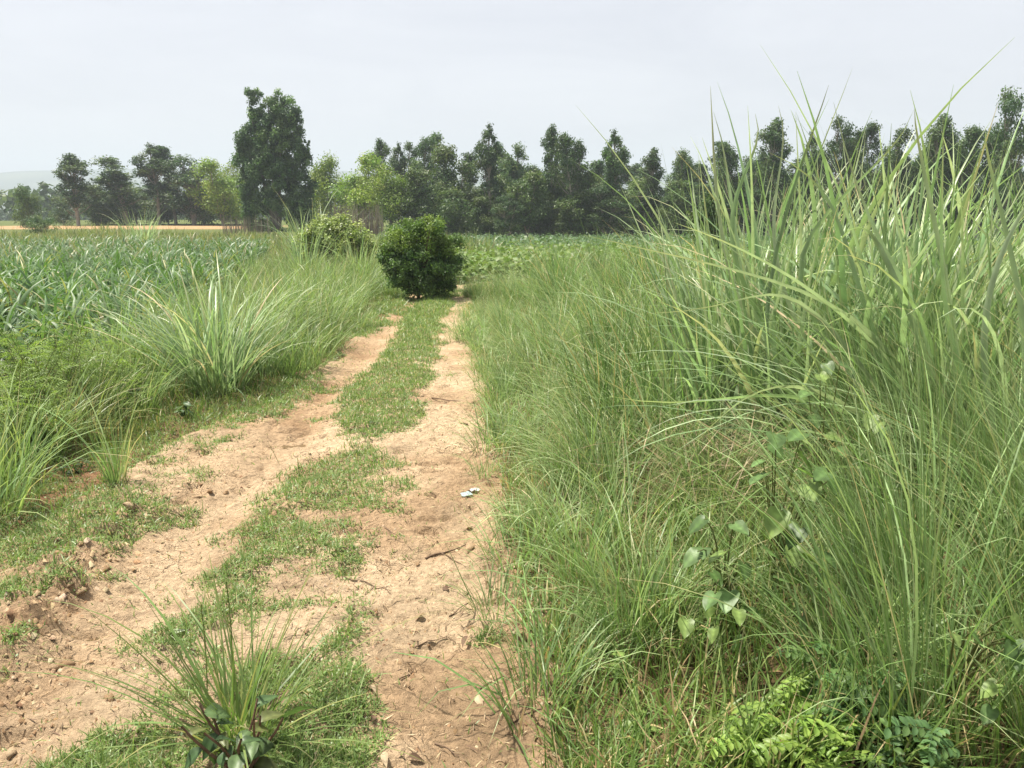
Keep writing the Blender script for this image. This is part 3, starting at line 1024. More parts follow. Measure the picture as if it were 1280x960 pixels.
# fine tall grass bank on the side of the track away from the crop
cnt = 0
pts = []
while cnt < 190:
    y = 1.9 + 13.5 * r_.random() ** 1.15
    off = 4.6 * r_.random() ** 1.2
    x = x_right(y) + 0.12 + off
    if abs(x) > 0.80 * y + 0.5 or x * x + y * y < 2.6:
        continue
    if any((x - a) ** 2 + (y - b) ** 2 < (0.06 + 0.016 * y) ** 2 for a, b in pts):
        continue
    # leave the thatch hollow with the heart-leaved weeds open
    if 0.75 < x < 1.7 and 2.4 < y < 3.7:
        continue
    pxc = 640 + F * x / y
    if 815 < pxc < 1045 and y < 3.5 and r_.random() < 0.85:
        continue
    e = sstep(0.0, 0.9, off)
    s = (0.46 + 0.52 * e) * r_.uniform(0.72, 1.18)
    if y > 8 and off < 1.2:
        s *= 0.85
    if pxc > 850:
        s *= 0.58
    pts.append((x, y))
    cnt += 1
    if y > 10.5:
        lab, gr = 'clump of fine tall grass at the end of the bank towards the lone bush', 'fine grass clumps near the lone bush'
    elif off < 0.5:
        lab, gr = 'clump of fine grass lining the sandy wheel rut, front row of the bank', 'fine grass clumps lining the rut'
    elif pxc > 850 and y > 4:
        lab, gr = 'clump of fine grass standing among and behind the broad-bladed reeds', 'fine grass clumps among the reeds'
    elif y < 4:
        lab, gr = 'clump of fine tall grass round the weedy hollow of the bank', 'fine grass clumps round the hollow'
    else:
        lab, gr = 'clump of fine tall green grass in the thick middle of the bank', 'fine grass clumps in the middle of the bank'
    kf = int(r_.integers(5))
    if kf == 3:
        lab, gr = lab.replace('clump of fine', 'dark upright clump of').replace('tall green grass', 'tall grass'), 'dark upright ' + gr
    elif kf == 4:
        lab, gr = lab.replace('clump of fine', 'pale arching clump of').replace('tall green grass', 'tall grass'), 'pale arching ' + gr
    put('tall_grass_clump', FINE[kf], x, y, r_.normal(0, 0.5), s, lab, 'grass clump', gr)
# wispy long grass close to the viewer on the same bank
wpts = []
while len(wpts) < 46:
    y = r_.uniform(1.75, 4.2)
    x = r_.uniform(0.98, 3.0)
    if x < 0.44 * y + 0.12 or x > 0.75 * y + 0.7 or x * x + y * y < 4.2:
        continue
    if any((x - a) ** 2 + (y - b) ** 2 < 0.012 for a, b in wpts) or 640 + F * x / y < 1050:
        continue
    wpts.append((x, y))
    put('wispy_grass_clump', WISP[r_.integers(4)], x, y, r_.normal(0, 0.35), r_.uniform(0.44, 0.74),
        'clump of very thin long wispy grass beside the tall reeds', 'grass clump', 'wispy grass clumps of the bank')
# broad-bladed reeds
for i, (x, y, s) in enumerate([(1.75, 4.9, 0.95), (2.35, 4.5, 0.92), (1.55, 5.4, 0.88), (2.2, 5.4, 0.92), (2.9, 5.1, 0.86), (3.3, 4.7, 0.82), (2.7, 4.0, 0.74), (3.3, 4.2, 0.76),
                               (3.9, 5.2, 0.86), (3.6, 6.0, 0.90), (2.7, 6.2, 0.92), (4.4, 6.2, 0.92), (1.9, 6.3, 0.88), (2.9, 3.6, 0.70),
                               (1.35, 4.6, 0.74), (1.6, 4.3, 0.76), (2.0, 4.2, 0.82), (1.2, 5.0, 0.72), (2.35, 3.9, 0.80), (2.5, 4.9, 0.84), (3.0, 5.8, 0.88), (1.5, 5.0, 0.85)]):
    o = empty('reed_clump', (x, y, float(z_surf(x, y))), i * 1.3, s)
    for me in REED[i % 4]:
        obj('blade', me, o)
    tag(o, 'tall broad-bladed reed clump rising above the fine grass bank', 'reed clump', 'tall reed clumps of the bank')
# leafy clumps in the shaded hollow
for i in range(26):
    y = r_.uniform(2.5, 3.9)
    x = y * r_.uniform(0.20, 0.42)
    put('hollow_grass_clump', VERGE[i % 4], x, y, r_.uniform(0, 6.28), r_.uniform(0.42, 0.72), 'low leafy grass clump in the shaded hollow below the arching reed', 'grass clump', 'grass clumps in the hollow of the bank')
# short tufts along the ragged edge
for i in range(46):
    y = 1.9 + 11 * r_.random() ** 1.3
    x = x_right(y) + r_.normal(0.0, 0.10)
    put('grass_tuft', SHORT[i % 3], x, y, r_.uniform(0, 6.28), r_.uniform(0.55, 1.2), 'short grass tuft at the ragged edge of the tall grass bank', 'grass tuft', 'short tufts edging the bank')

# verge on the crop side
def x_field(y): return -4.5 - 0.25 * (y - 10)


n = 0
while n < 130:
    y = 7.6 + 17 * r_.random() ** 1.2
    x0, x1 = x_field(max(y, 9)), xl_rut(y) - 0.42
    x = x1 - (x1 - x0) * r_.random() ** 0.9
    if abs(x - (-2.55)) < 0.55 and abs(y - 6.9) < 0.8:
        continue
    n += 1
    if x1 - x < 0.6:
        lab, gr = 'leafy grass clump overhanging the wheel rut on the crop side', 'crop-side grass clumps along the rut'
    elif x - x0 < 0.8:
        lab, gr = 'leafy grass clump against the edge of the cereal crop', 'crop-side grass clumps along the crop'
    elif y > 15:
        lab, gr = 'leafy grass clump round the pale yellow-green shrub', 'crop-side grass clumps near the pale shrub'
    else:
        lab, gr = 'leafy grass clump on top of the bank between crop and track', 'crop-side grass clumps on the bank top'
    put('verge_grass_clump', VERGE[r_.integers(4)], x, y, r_.uniform(0, 6.28), r_.uniform(0.8, 1.25) * (0.75 + 0.45 * sstep(0, 1.2, x1 - x)), lab, 'grass clump', gr)


for i, (px, py, sz) in enumerate([(8, 600, 1.0), (36, 580, .9), (-20, 640, 1.1), (62, 560, .9), (120, 530, .95), (165, 515, 1.0), (192, 500, 1.0), (20, 555, 1.1), (88, 535, 1.0), (205, 480, 1.05), (140, 500, 1.1), (100, 505, 1.15),
                                  (60, 520, 1.2), (10, 530, 1.2), (180, 470, 1.2), (230, 475, .9), (345, 465, .9), (370, 450, 1.0), (395, 440, 1.0), (330, 450, 1.1)]):
    x, y = gp(px, py)
    put('near_verge_clump', VERGE[i % 4], x, y, r_.uniform(0, 6.28), sz * r_.uniform(.85, 1.1), 'rough leafy grass clump beside the feathery weeds and the fountain-shaped grass', 'grass clump', 'rough grass clumps at the near crop corner')
for i in range(16):
    x, y = at(r_.uniform(372, 478), 340, 19.4)[0] , r_.uniform(18.4, 19.8)
    put('shrub_foot_clump', VERGE[i % 4], x, y, r_.uniform(0, 6.28), r_.uniform(1.0, 1.6), 'tall grass clump half hiding the foot of the pale shrub', 'grass clump', 'grass clumps at the foot of the pale shrub')
for i in range(22):
    a = r_.uniform(-0.3, 3.5); q = r_.uniform(0.5, 1.6)
    x, y = BX + 1.25 * q * math.cos(a), BY + 0.3 + q * 0.9 * math.sin(a)
    put('bush_foot_clump', VERGE[i % 4], x, y, r_.uniform(0, 6.28), r_.uniform(0.45, 0.85), 'grass clump growing round the foot of the lone bush', 'grass clump', 'grass clumps round the lone bush')


# single notable clumps
def hero(name, px, py, label, **k):
    x, y = gp(px, py)
    o = obj(name, clump_mesh(name, M_REED, **k))
    o.location = (x, y, float(z_surf(x, y)))
    return tag(o, label, 'grass clump')


hero('broad_grass_clump', 272, 488, 'big fountain-shaped clump of broad grass blades beside the sandy track edge', seed=201, n=270, H=1.35, rad=0.24, w=0.019, palette=G_REED, lean=0.38, bend=0.75, segs=9, fold=0.3, hmin=0.35)
hero('broad_grass_clump', 322, 470, 'smaller broad-bladed clump leaning against the big fountain-shaped one', seed=202, n=90, H=1.0, rad=0.22, w=0.014, palette=G_REED, lean=0.4, bend=0.8, segs=8, fold=0.3)
hero('upright_grass_tuft', 146, 602, 'narrow upright dark grass tuft on bare soil at the track edge', seed=203, n=60, H=0.62, rad=0.05, w=0.007, palette=G_VERGE, lean=0.30, bend=0.25, segs=6)
hero('reddish_grass_tuft', 68, 560, 'grass tuft with reddish-brown dry base on the eroded soil bank', seed=204, n=130, H=0.62, rad=0.16, w=0.007,
     palette=([(0.12, 0.155, 0.06), (0.20, 0.135, 0.08), (0.17, 0.165, 0.08)], [3, 1.2, 1.5]), lean=0.4, bend=0.8, segs=6)
hero('reddish_grass_tuft', 105, 545, 'yellowish grass tuft next to the narrow upright dark one', seed=205, n=130, H=0.62, rad=0.18, w=0.007,
     palette=([(0.135, 0.165, 0.06), (0.21, 0.18, 0.09)], [3, 1]), lean=0.4, bend=0.8, segs=6)
for (px, top, d, W, label) in [(172, 262, 36, 60, 'feathery tall reed clump at the far edge of the crop'), (398, 262, 21.5, 60, 'tall reed clump sprouting above the pale shrub'),
                               (378, 272, 19.5, 50, 'leafy reed clump standing against the crop side of the pale shrub'), (448, 288, 19.8, 44, 'short reed clump on the track side of the pale shrub'),
                               (385, 262, 24, 60, 'thin reed clump behind the pale shrub'), (700, 318, 12.5, 80, 'taller broad-bladed clump at the back of the fine grass bank')]:
    p = at(px, top, d)
    zg = float(z_surf(p[0], d))
    H = (p[2] - zg) * 1.12
    o = obj('reed_clump', clump_mesh('far_reed', M_REED, seed=px, n=110, H=H, rad=W * d / F * 0.22, w=0.03 if d > 20 else 0.018, palette=G_REED, lean=0.25, bend=0.55, segs=7, fold=0.3))
    o.location = (p[0], d, zg)
    tag(o, label, 'reed clump')


# the signature long arching blades of the nearest reed, one by one ----
def hero_reed():
    root = empty('arching_reed', (1.95, 3.75, float(z_surf(1.95, 3.75))))
    tag(root, 'nearest reed plant with very long broad arching blades sweeping over the grass bank', 'reed')
    base = np.array(root.location)
    r = np.random.default_rng(61)
    def bl(pts, w):
        P = np.array([at(*p) for p in pts])
        m = len(P)
        t = np.linspace(0, 1, m); tt = np.linspace(0, 1, 13)
        # smooth by quadratic/cubic fit through the points
        Q = np.stack([np.polyval(np.polyfit(t, P[:, k], min(3, m - 1)), tt) for k in range(3)], 1) - base
        T = np.gradient(Q, axis=0); T /= np.linalg.norm(T, axis=1)[:, None]
        view = Q + base - np.array([0, 0, CAM_H]); view /= np.linalg.norm(view, axis=1)[:, None]
        tilt = r.uniform(-0.6, 0.6)
        s = np.cross(T, np.array([math.sin(tilt), 0.8, math.cos(tilt)])); s /= np.linalg.norm(s, axis=1)[:, None] + 1e-9
        nr = np.cross(s, T)
        hw = (w * 0.5 * (0.6 + 0.4 * np.minimum(1, tt * 4)) * (1 - tt ** 2.4) + w * 0.02)[:, None]
        V = np.stack([Q - s * hw + nr * hw * 0.45, Q, Q + s * hw + nr * hw * 0.45], 1).reshape(-1, 3)
        Fc = []
        for i in range(12):
            for j in range(2):
                a = i * 3 + j
                Fc.append([a, a + 1, a + 4, a + 3])
        col = pal(1, G_REED[0][:3], G_REED[1][:3], 0.12, r)[0]
        C = np.tile(col, (39, 1))
        C[30:] = C[30:] * 0.6 + np.array([0.26, 0.24, 0.12]) * 0.4
        obj('blade', Geo().add(V, np.array(Fc), C).data('blade', M_REED), root)
    for pts, w in [
            ([(1180, 560, 3.7), (1090, 420, 3.65), (960, 350, 3.5), (730, 294, 3.3)], 0.022),
            ([(1190, 560, 3.7), (1080, 420, 3.6), (960, 330, 3.5), (842, 278, 3.4)], 0.020),
            ([(1150, 560, 3.6), (1020, 395, 3.5), (940, 372, 3.4), (810, 392, 3.3)], 0.022),
            ([(1140, 570, 3.6), (1010, 500, 3.4), (900, 500, 3.2), (760, 495, 3.1)], 0.022),
            ([(1140, 575, 3.5), (1020, 490, 3.3), (930, 500, 3.1), (850, 575, 2.9)], 0.020),
            ([(1130, 600, 3.3), (1010, 540, 3.0), (930, 560, 2.8), (838, 590, 2.7)], 0.016),
            ([(1150, 600, 3.2), (1000, 590, 2.9), (910, 650, 2.7), (868, 740, 2.6)], 0.018),
            ([(1210, 770, 2.7), (1120, 738, 2.6), (1010, 722, 2.55)], 0.011),
            ([(1150, 520, 3.8), (960, 440, 4.2), (900, 280, 4.3), (888, 108, 4.4)], 0.024),
            ([(1140, 520, 3.8), (970, 440, 4.2), (920, 290, 4.3), (892, 140, 4.4)], 0.020),
            ([(1100, 540, 3.8), (970, 450, 4.0), (1000, 260, 4.1), (1066, 84, 4.2)], 0.022),
            ([(1080, 540, 3.8), (960, 450, 4.0), (985, 260, 4.1), (1036, 106, 4.2)], 0.020),
            ([(1050, 500, 4.1), (972, 330, 4.2), (974, 220, 4.3), (973, 132, 4.4)], 0.018),
            ([(1050, 520, 4.1), (920, 330, 4.2), (930, 220, 4.3), (944, 142, 4.4)], 0.022),
            ([(1130, 520, 3.9), (1000, 350, 4.1), (1060, 240, 4.1), (1142, 138, 4.2)], 0.022),
            ([(1180, 560, 3.6), (1150, 400, 3.6), (1100, 300, 3.6), (1042, 128, 3.7)], 0.020),
            ([(1200, 560, 3.6), (1190, 400, 3.5), (1160, 240, 3.5), (1143, 136, 3.5)], 0.020),
            ([(1240, 560, 3.3), (1190, 420, 3.3), (1178, 300, 3.3), (1179, 150, 3.3)], 0.022),
            ([(1250, 560, 3.2), (1230, 420, 3.2), (1260, 300, 3.2), (1330, 200, 3.2)], 0.022),
            ([(1260, 560, 3.2), (1280, 420, 3.2), (1250, 260, 3.3), (1232, 165, 3.3)], 0.020),
            ([(1200, 560, 3.4), (1130, 380, 3.4), (1090, 290, 3.5), (1050, 300, 3.6), (1010, 380, 3.7)], 0.020),
            ([(1160, 560, 3.7), (1080, 380, 3.7), (1040, 260, 3.8), (960, 190, 3.9)], 0.018)]:
        bl(pts, w * 1.25)
    # the rest of its fan, drooping over the hollow
    n = 46
    b = np.stack([r.uniform(-0.35, 0.55, n), r.uniform(-0.55, 0.45, n), r.uniform(-0.05, 0.1, n)], 1)
    c = pal(n, *G_REED, 0.14, r)
    V, Fq, C = blades(b, r.uniform(1.25, 2.05, n), r.uniform(0.016, 0.027, n), PI + r.normal(0.05, 0.5, n), r.uniform(0.30, 0.72, n), r.uniform(0.7, 1.45, n), 10, c, c * 1.05, 0.35, 1.4, 'grass', .02, r)
    for i in range(n):
        obj('blade', mesh_data('blade', V[i * 33:(i + 1) * 33], Fq[:20], C[i * 33:(i + 1) * 33], M_REED, True), root)


hero_reed()

# low undergrowth of the bank: far too many blades to count -----------
def undergrowth():
    r = np.random.default_rng(91)
    n = 30000
    y = 1.75 + 13 * r.random(n) ** 1.7
    off = 5.5 * r.random(n) ** 1.5
    x = x_right(y) - 0.05 + off + r.normal(0, .05, n)
    ok = (np.abs(x) < 0.85 * y + 0.5) & (x * x + y * y > 3.0)
    x, y, off = x[ok], y[ok], off[ok]
    n = len(x)
    b = np.stack([x, y, z_surf(x, y) - 0.01], 1)
    L = r.uniform(0.12, 0.42, n) * (0.5 + 0.6 * sstep(0, 0.7, off))
    c = pal(n, [(0.11, 0.17, 0.045), (0.085, 0.14, 0.035), (0.15, 0.19, 0.06), (0.34, 0.28, 0.15), (0.24, 0.17, 0.09)], [4, 4, 2, 1.6, 0.8], .15, r)
    V, Fc, C = blades(b, L, r.uniform(0.004, 0.008, n), r.uniform(0, 2 * PI, n), np.abs(r.normal(0, .5, n)), r.uniform(0, 1.2, n), 3, c, r=r)
    tag(obj('undergrowth', mesh_data('undergrowth', V, Fc, C, M_GRASS, True)), 'low mixed green and straw undergrowth among the tall grass', 'grass', kind='stuff')
    # same on the crop side
    n = 26000
    y = 3.3 + 24 * r.random(n) ** 1.8
    x0 = np.where(y > 8.5, x_field(np.maximum(y, 9)) - 0.3, -0.85 * y - 0.3)
    x1 = xl_rut(y) - 0.55 - 0.65 * sstep(7.0, 4.5, y)
    x = x1 - (x1 - x0) * r.random(n) ** 1.3 + r.normal(0, .08, n)
    ok = (y > 5.3) | (r.random(n) < 0.40)
    x, y, x1 = x[ok], y[ok], x1[ok]; n = len(x)
    b = np.stack([x, y, z_surf(x, y) - 0.01], 1)
    L = r.uniform(0.10, 0.40, n) * (0.45 + 0.6 * sstep(0, 0.8, x1 - x))
    c = pal(n, [(0.11, 0.16, 0.04), (0.085, 0.135, 0.032), (0.16, 0.18, 0.05), (0.30, 0.24, 0.12)], [4, 4, 2, 0.8], .15, r)
    V, Fc, C = blades(b, L, r.uniform(0.005, 0.010, n), r.uniform(0, 2 * PI, n), np.abs(r.normal(0, .45, n)), r.uniform(0, 1.1, n), 3, c, r=r)
    tag(obj('verge_undergrowth', mesh_data('verge_undergrowth', V, Fc, C, M_GRASS, True)), 'low green undergrowth on the bank between crop and track', 'grass', kind='stuff')
    # dry thatch in the hollow
    n = 900
    x = r.normal(1.12, .25, n); y = r.normal(3.85, .32, n)
    b = np.stack([x, y, z_surf(x, y) + np.abs(r.normal(0.10, .12, n))], 1)
    c = pal(n, [(0.40, 0.33, 0.21), (0.30, 0.22, 0.13), (0.24, 0.24, 0.11)], [3, 2, 1], .15, r)
    V, Fc, C = blades(b, r.uniform(0.2, 0.6, n), 0.005, r.uniform(0, 2 * PI, n), r.uniform(0.9, 1.5, n), r.uniform(-0.1, .5, n), 4, c, r=r)
    tag(obj('dry_thatch', mesh_data('dry_thatch', V, Fc, C, M_DRY, True)), 'tangle of dry straw lying under the arching reed', 'straw', kind='stuff')


undergrowth()

# ================================================================= TURF ON THE TRACK
def turf_density(x, y):
    dl, dr = x - xl_rut(y), x - xr_rut(y)
    rut = np.maximum(0.72 * np.exp(-(dl / 0.20) ** 2), np.exp(-(dr / (0.34 + 0.06 * sstep(6, 3, y))) ** 2))
    mid = np.exp(-((x - (xl_rut(y) * 0.45 + xr_rut(y) * 0.55)) / 0.36) ** 2)
    nn = fbm(x * 2.3, y * 1.9, 83, 4)
    v = (nn + 0.75 * (fbm(x * 8, y * 7, 87, 4, 0.6) - 0.5)) * 2.3 - 0.78 + 0.74 * mid * sstep(3.6, 6.5, y) + 0.24 * mid - 0.80 * rut
    v = v + 0.25 * sstep(6, 9, y) * (1 - rut) + 0.35 * sstep(13, 17, y)
    v = v + 0.50 * sstep(-0.35, -0.9, dl) + 0.10 * sstep(0.2, 0.5, dl) * sstep(-0.3, -0.6, dr)
    for (px, py, rx, ry, w) in PATCH:
        v = v + w * np.exp(-((x - px) / rx) ** 2 - ((y - py) / ry) ** 2)
    return sstep(0.15, 0.95, v)


PATCH = []
for (px, py, rx, ry, w) in [(90, 670, 90, 40, .55), (130, 770, 60, 35, .4), (30, 790, 40, 30, .5), (420, 680, 60, 40, .5), (450, 590, 60, 20, .5), (470, 500, 60, 40, .6), (350, 610, 40, 20, .5),
                            (340, 500, 60, 28, .7), (620, 792, 42, 16, .9), (440, 800, 40, 60, .6), (230, 540, 50, 25, -.8), (250, 700, 60, 18, -.8), (540, 480, 30, 120, -.3), (520, 395, 22, 20, .6),
                            (570, 700, 60, 60, -.5), (560, 900, 90, 60, -.6), (380, 550, 60, 12, -.4), (300, 940, 90, 40, .05), (420, 900, 40, 60, .2), (780, 880, 60, 40, .5), (220, 640, 70, 25, .3), (535, 386, 50, 8, 1.0), (600, 420, 20, 25, .4), (450, 650, 50, 14, -.5), (400, 730, 60, 14, -.5), (300, 600, 60, 20, -.2), (180, 640, 60, 22, .5), (100, 720, 60, 20, .35), (300, 520, 40, 14, .5), (260, 590, 40, 14, .3), (60, 810, 30, 20, .3)]:
    a = gp(px, py); b_ = gp(px, py - ry); c_ = gp(px, py + ry); e_ = gp(px + rx, py)
    PATCH.append((a[0], a[1], abs(e_[0] - a[0]), abs(b_[1] - c_[1]) / 2, w))


def turf():
    r = np.random.default_rng(95)
    n = 400000
    y = 1 / (1 / 1.45 - r.random(n) * (1 / 1.45 - 1 / 21.0))
    x = xl_rut(y) - 1.7 + r.random(n) * (3.3 + 0.0 * y)
    y2 = 5.0 + 14 * r.random(110000) ** 1.25
    x2 = xl_rut(y2) - 0.6 + r.random(110000) * 1.9
    x, y = np.concatenate([x, x2]), np.concatenate([y, y2])
    ok = np.abs(x) < 0.72 * y + 0.35
    x, y = x[ok], y[ok]
    dn = turf_density(x, y)
    dn = np.where(track_mask(x, y) < 0.3, np.maximum(dn, 0.35 * sstep(0.4, 0.6, fbm(x * 3, y * 3, 85, 3))), dn)
    ok = r.random(len(x)) < dn * 0.80 + 0.012
    x, y, dn = x[ok], y[ok], dn[ok]
    n = len(x)
    b = np.stack([x, y, z_surf(x, y) - 0.004], 1)
    sc = 0.6 + 0.5 * sstep(0.3, 1, dn) + 0.5 * sstep(6, 12, y)
    L = r.gamma(4, 0.0085, n) * sc + 0.010
    c_far = sstep(4, 9, y)
    W = r.uniform(0.0026, 0.0050, n) * (1 + 0.16 * np.clip(y - 2, 0, 14))
    c = pal(n, [(0.125, 0.180, 0.055), (0.095, 0.150, 0.042), (0.155, 0.200, 0.070), (0.30, 0.25, 0.14)], [4, 4, 3, 0.7], .18, r)
    V, Fc, C = blades(b, L, W, r.uniform(0, 2 * PI, n), np.abs(r.normal(0.75, .55, n)), r.uniform(0, .9, n), 2, c, r=r)
    tag(obj('turf', mesh_data('turf', V, Fc, C, M_GRASS, True)), 'short patchy green turf growing between and beside the wheel ruts', 'grass', kind='stuff')
    # the same mats' tiny flat leaves
    m = 130000
    y = 1 / (1 / 1.45 - r.random(m) * (1 / 1.45 - 1 / 19.0))
    x = xl_rut(y) - 1.7 + r.random(m) * 3.3
    ok = (np.abs(x) < 0.72 * y + 0.35) & (r.random(m) < turf_density(x, y) ** 1.4)
    x, y = x[ok], y[ok]; m = len(x)
    P = np.stack([x, y, z_surf(x, y) + r.uniform(0.002, 0.022, m)], 1)
    sz = r.uniform(0.008, 0.017, m) * (1 + 0.12 * np.clip(y - 3, 0, 12))
    c = pal(m, [(0.12, 0.18, 0.055), (0.09, 0.145, 0.042), (0.15, 0.20, 0.07), (0.20, 0.17, 0.09)], [4, 3, 2, .6], .18, r)
    V, Fc, C = leaf_quads(P, r.normal(0, .55, (m, 3)) + [0, 0, 1], sz, sz * .55, c, 0, r)
    tag(obj('creeping_weeds', mesh_data('creeping_weeds', V, Fc, C, M_GRASS)), 'tiny flat creeping leaves matted into the turf', 'ground cover', kind='stuff')


turf()


def crumbs():
    r = np.random.default_rng(97)
    # crumbs of broken crust
    m = 26000
    y = 1 / (1 / 1.45 - r.random(m) * (1 / 1.45 - 1 / 12.0))
    x = xl_rut(y) - 1.0 + r.random(m) * 2.75
    rim = np.exp(-((x - xl_rut(y) + 0.30) / 0.22) ** 2) * sstep(6, 3, y) + np.exp(-((x - xr_rut(y) - 0.40) / 0.16) ** 2) * sstep(6, 3, y)
    ok = (track_mask(x, y) > .4) & (r.random(m) < 0.10 + 0.9 * rim + 0.75 * sstep(.50, .68, fbm(x * 3, y * 3, 51, 3)))
    x, y, rim = x[ok], y[ok], rim[ok]; m = len(x)
    sz = (0.0022 + 0.008 * r.random(m) ** 3 * (1 + 0.9 * rim)) * (1 + .06 * y)
    T = np.array([[1, 0, -.35], [-.5, .87, -.35], [-.5, -.87, -.35], [.1, .1, .8], [.65, .6, .2]])
    a = r.uniform(0, 6.28, m)
    Q = T[None] * r.uniform(.6, 1.4, (m, 5, 3)) * sz[:, None, None]
    ca, sa = np.cos(a)[:, None], np.sin(a)[:, None]
    V = np.stack([Q[..., 0] * ca - Q[..., 1] * sa + x[:, None], Q[..., 0] * sa + Q[..., 1] * ca + y[:, None], Q[..., 2] + (z_surf(x, y))[:, None]], -1)
    f = np.array([[0, 4, 3], [4, 1, 3], [1, 2, 3], [2, 0, 3], [0, 1, 4]])
    Fc = (f[None] + (np.arange(m) * 5)[:, None, None]).reshape(-1, 3)
    C = np.repeat(pal(m, [(0.40, 0.29, 0.18), (0.30, 0.195, 0.11), (0.22, 0.14, 0.08), (0.46, 0.36, 0.24)], [3, 3, 1.5, 1], .15, r), 5, 0)
    tag(obj('soil_crumbs', mesh_data('soil_crumbs', V.reshape(-1, 3), Fc, C, M_CLOD)), 'fine crumbs of broken clay crust scattered on the track', 'soil crumbs', kind='stuff')
    # bits of straw and chaff
    m = 5200
    y = 1 / (1 / 1.45 - r.random(m) * (1 / 1.45 - 1 / 14.0))
    x = xl_rut(y) - 1.2 + r.random(m) * 3.0
    P = np.stack([x, y, z_surf(x, y) + 0.004], 1)
    nr = r.normal(0, .18, (m, 3)) + [0, 0, 1]
    Ls = r.uniform(0.012, 0.065, m)
    C = pal(m, [(0.34, 0.26, 0.16), (0.22, 0.16, 0.10), (0.14, 0.095, 0.06), (0.42, 0.34, 0.22)], [2, 3, 3, .6], .15, r)
    V, Fc, C = leaf_quads(P, nr, Ls, r.uniform(0.0018, 0.005, m), C, 0, r)
    tag(obj('chaff', mesh_data('chaff', V, Fc, C, M_DRY)), 'bits of straw and chaff strewn over the track', 'chaff', kind='stuff')


crumbs()

# ================================================================= CROP FIELD
def crop_variants():
    out = []
    for i in range(6):
        r = np.random.default_rng(300 + i)
        st = Geo()
        h = r.uniform(0.30, 0.42)
        tt = np.linspace(0, 1, 4)
        st.add(*tube(np.stack([0.03 * tt * r.normal(), 0.03 * tt * r.normal(), -0.03 + h * tt], 1), 0.016 - 0.009 * tt, 5), (0.10, 0.15, 0.06))
        n = 15
        b = np.stack([r.normal(0, .035, n), r.normal(0, .035, n), h * r.uniform(0.1, 1, n)], 1)
        az = np.arange(n) * 2.4 + r.normal(0, .5, n)
        c = pal(n, [(0.095, 0.165, 0.062), (0.070, 0.132, 0.046), (0.150, 0.215, 0.110), (0.22, 0.21, 0.09)], [3, 3, 1.5, .25], .12, r)
        lf = Geo().add(*blades(b, r.uniform(0.38, 0.66, n), r.uniform(0.024, 0.038, n), az, r.uniform(.1, .5, n), r.uniform(0.6, 1.9, n), 6, c, c * 1.1, 0.25, 1.5, 'crop', .03, r))
        lo = Geo().add(*blades(b, r.uniform(0.38, 0.66, n), r.uniform(0.028, 0.042, n), az, r.uniform(.1, .5, n), r.uniform(0.6, 1.9, n), 4, c, c * 1.1, 0, 1.5, 'crop', .03, r))
        out.append((st, lf, lo))
    return out


CV = crop_variants()
CVM = [(a.data('stalk', M_CROP), b.data('leaves', M_CROP)) for a, b, _l in CV]
r_ = np.random.default_rng(33)
cand = []
for row in np.arange(8.6, 35.5, 0.50):
    xx = x_field(row) - 0.3
    while xx > -0.80 * row - 1.5:
        cand.append((xx + r_.normal(0, .06), row + r_.normal(0, .09)))
        xx -= r_.uniform(0.24, 0.40)
cand = np.array(cand)
vis = np.abs(cand[:, 0]) < 0.66 * cand[:, 1] + 0.1
order = np.argsort(cand[:, 1] + np.where(vis, 0, 1000))
near, rest = order[:300], order[300:]
for q in near:
    x, y = cand[q]
    k = r_.integers(6)
    o = empty('crop_plant', (x, y, float(z_ground(x, y))), r_.uniform(0, 6.28), r_.uniform(1.1, 1.5))
    obj('stalk', CVM[k][0], o); obj('leaves', CVM[k][1], o)
    tag(o, 'blue-green broad-bladed cereal plant in the near rows of the crop field', 'crop plant', 'cereal plants of the crop field')
g = Geo()
for k in range(6):
    sel = rest[np.arange(len(rest)) % 6 == k]
    V0, C0 = np.concatenate(CV[k][2].V), np.concatenate(CV[k][2].C)
    F0 = np.concatenate(CV[k][2].F)
    for q in sel:
        x, y = cand[q]
        a, s = r_.uniform(0, 6.28), r_.uniform(1.05, 1.45)
        ca, sa = math.cos(a) * s, math.sin(a) * s
        V = np.stack([V0[:, 0] * ca - V0[:, 1] * sa + x, V0[:, 0] * sa + V0[:, 1] * ca + y, V0[:, 2] * s + float(z_ground(x, y))], 1)
        g.add(V, F0, C0 * r_.uniform(0.85, 1.15))
tag(obj('crop_field', g.data('crop_field', M_CROP)), 'dense blue-green cereal crop filling the far part of the field', 'crop', kind='stuff')


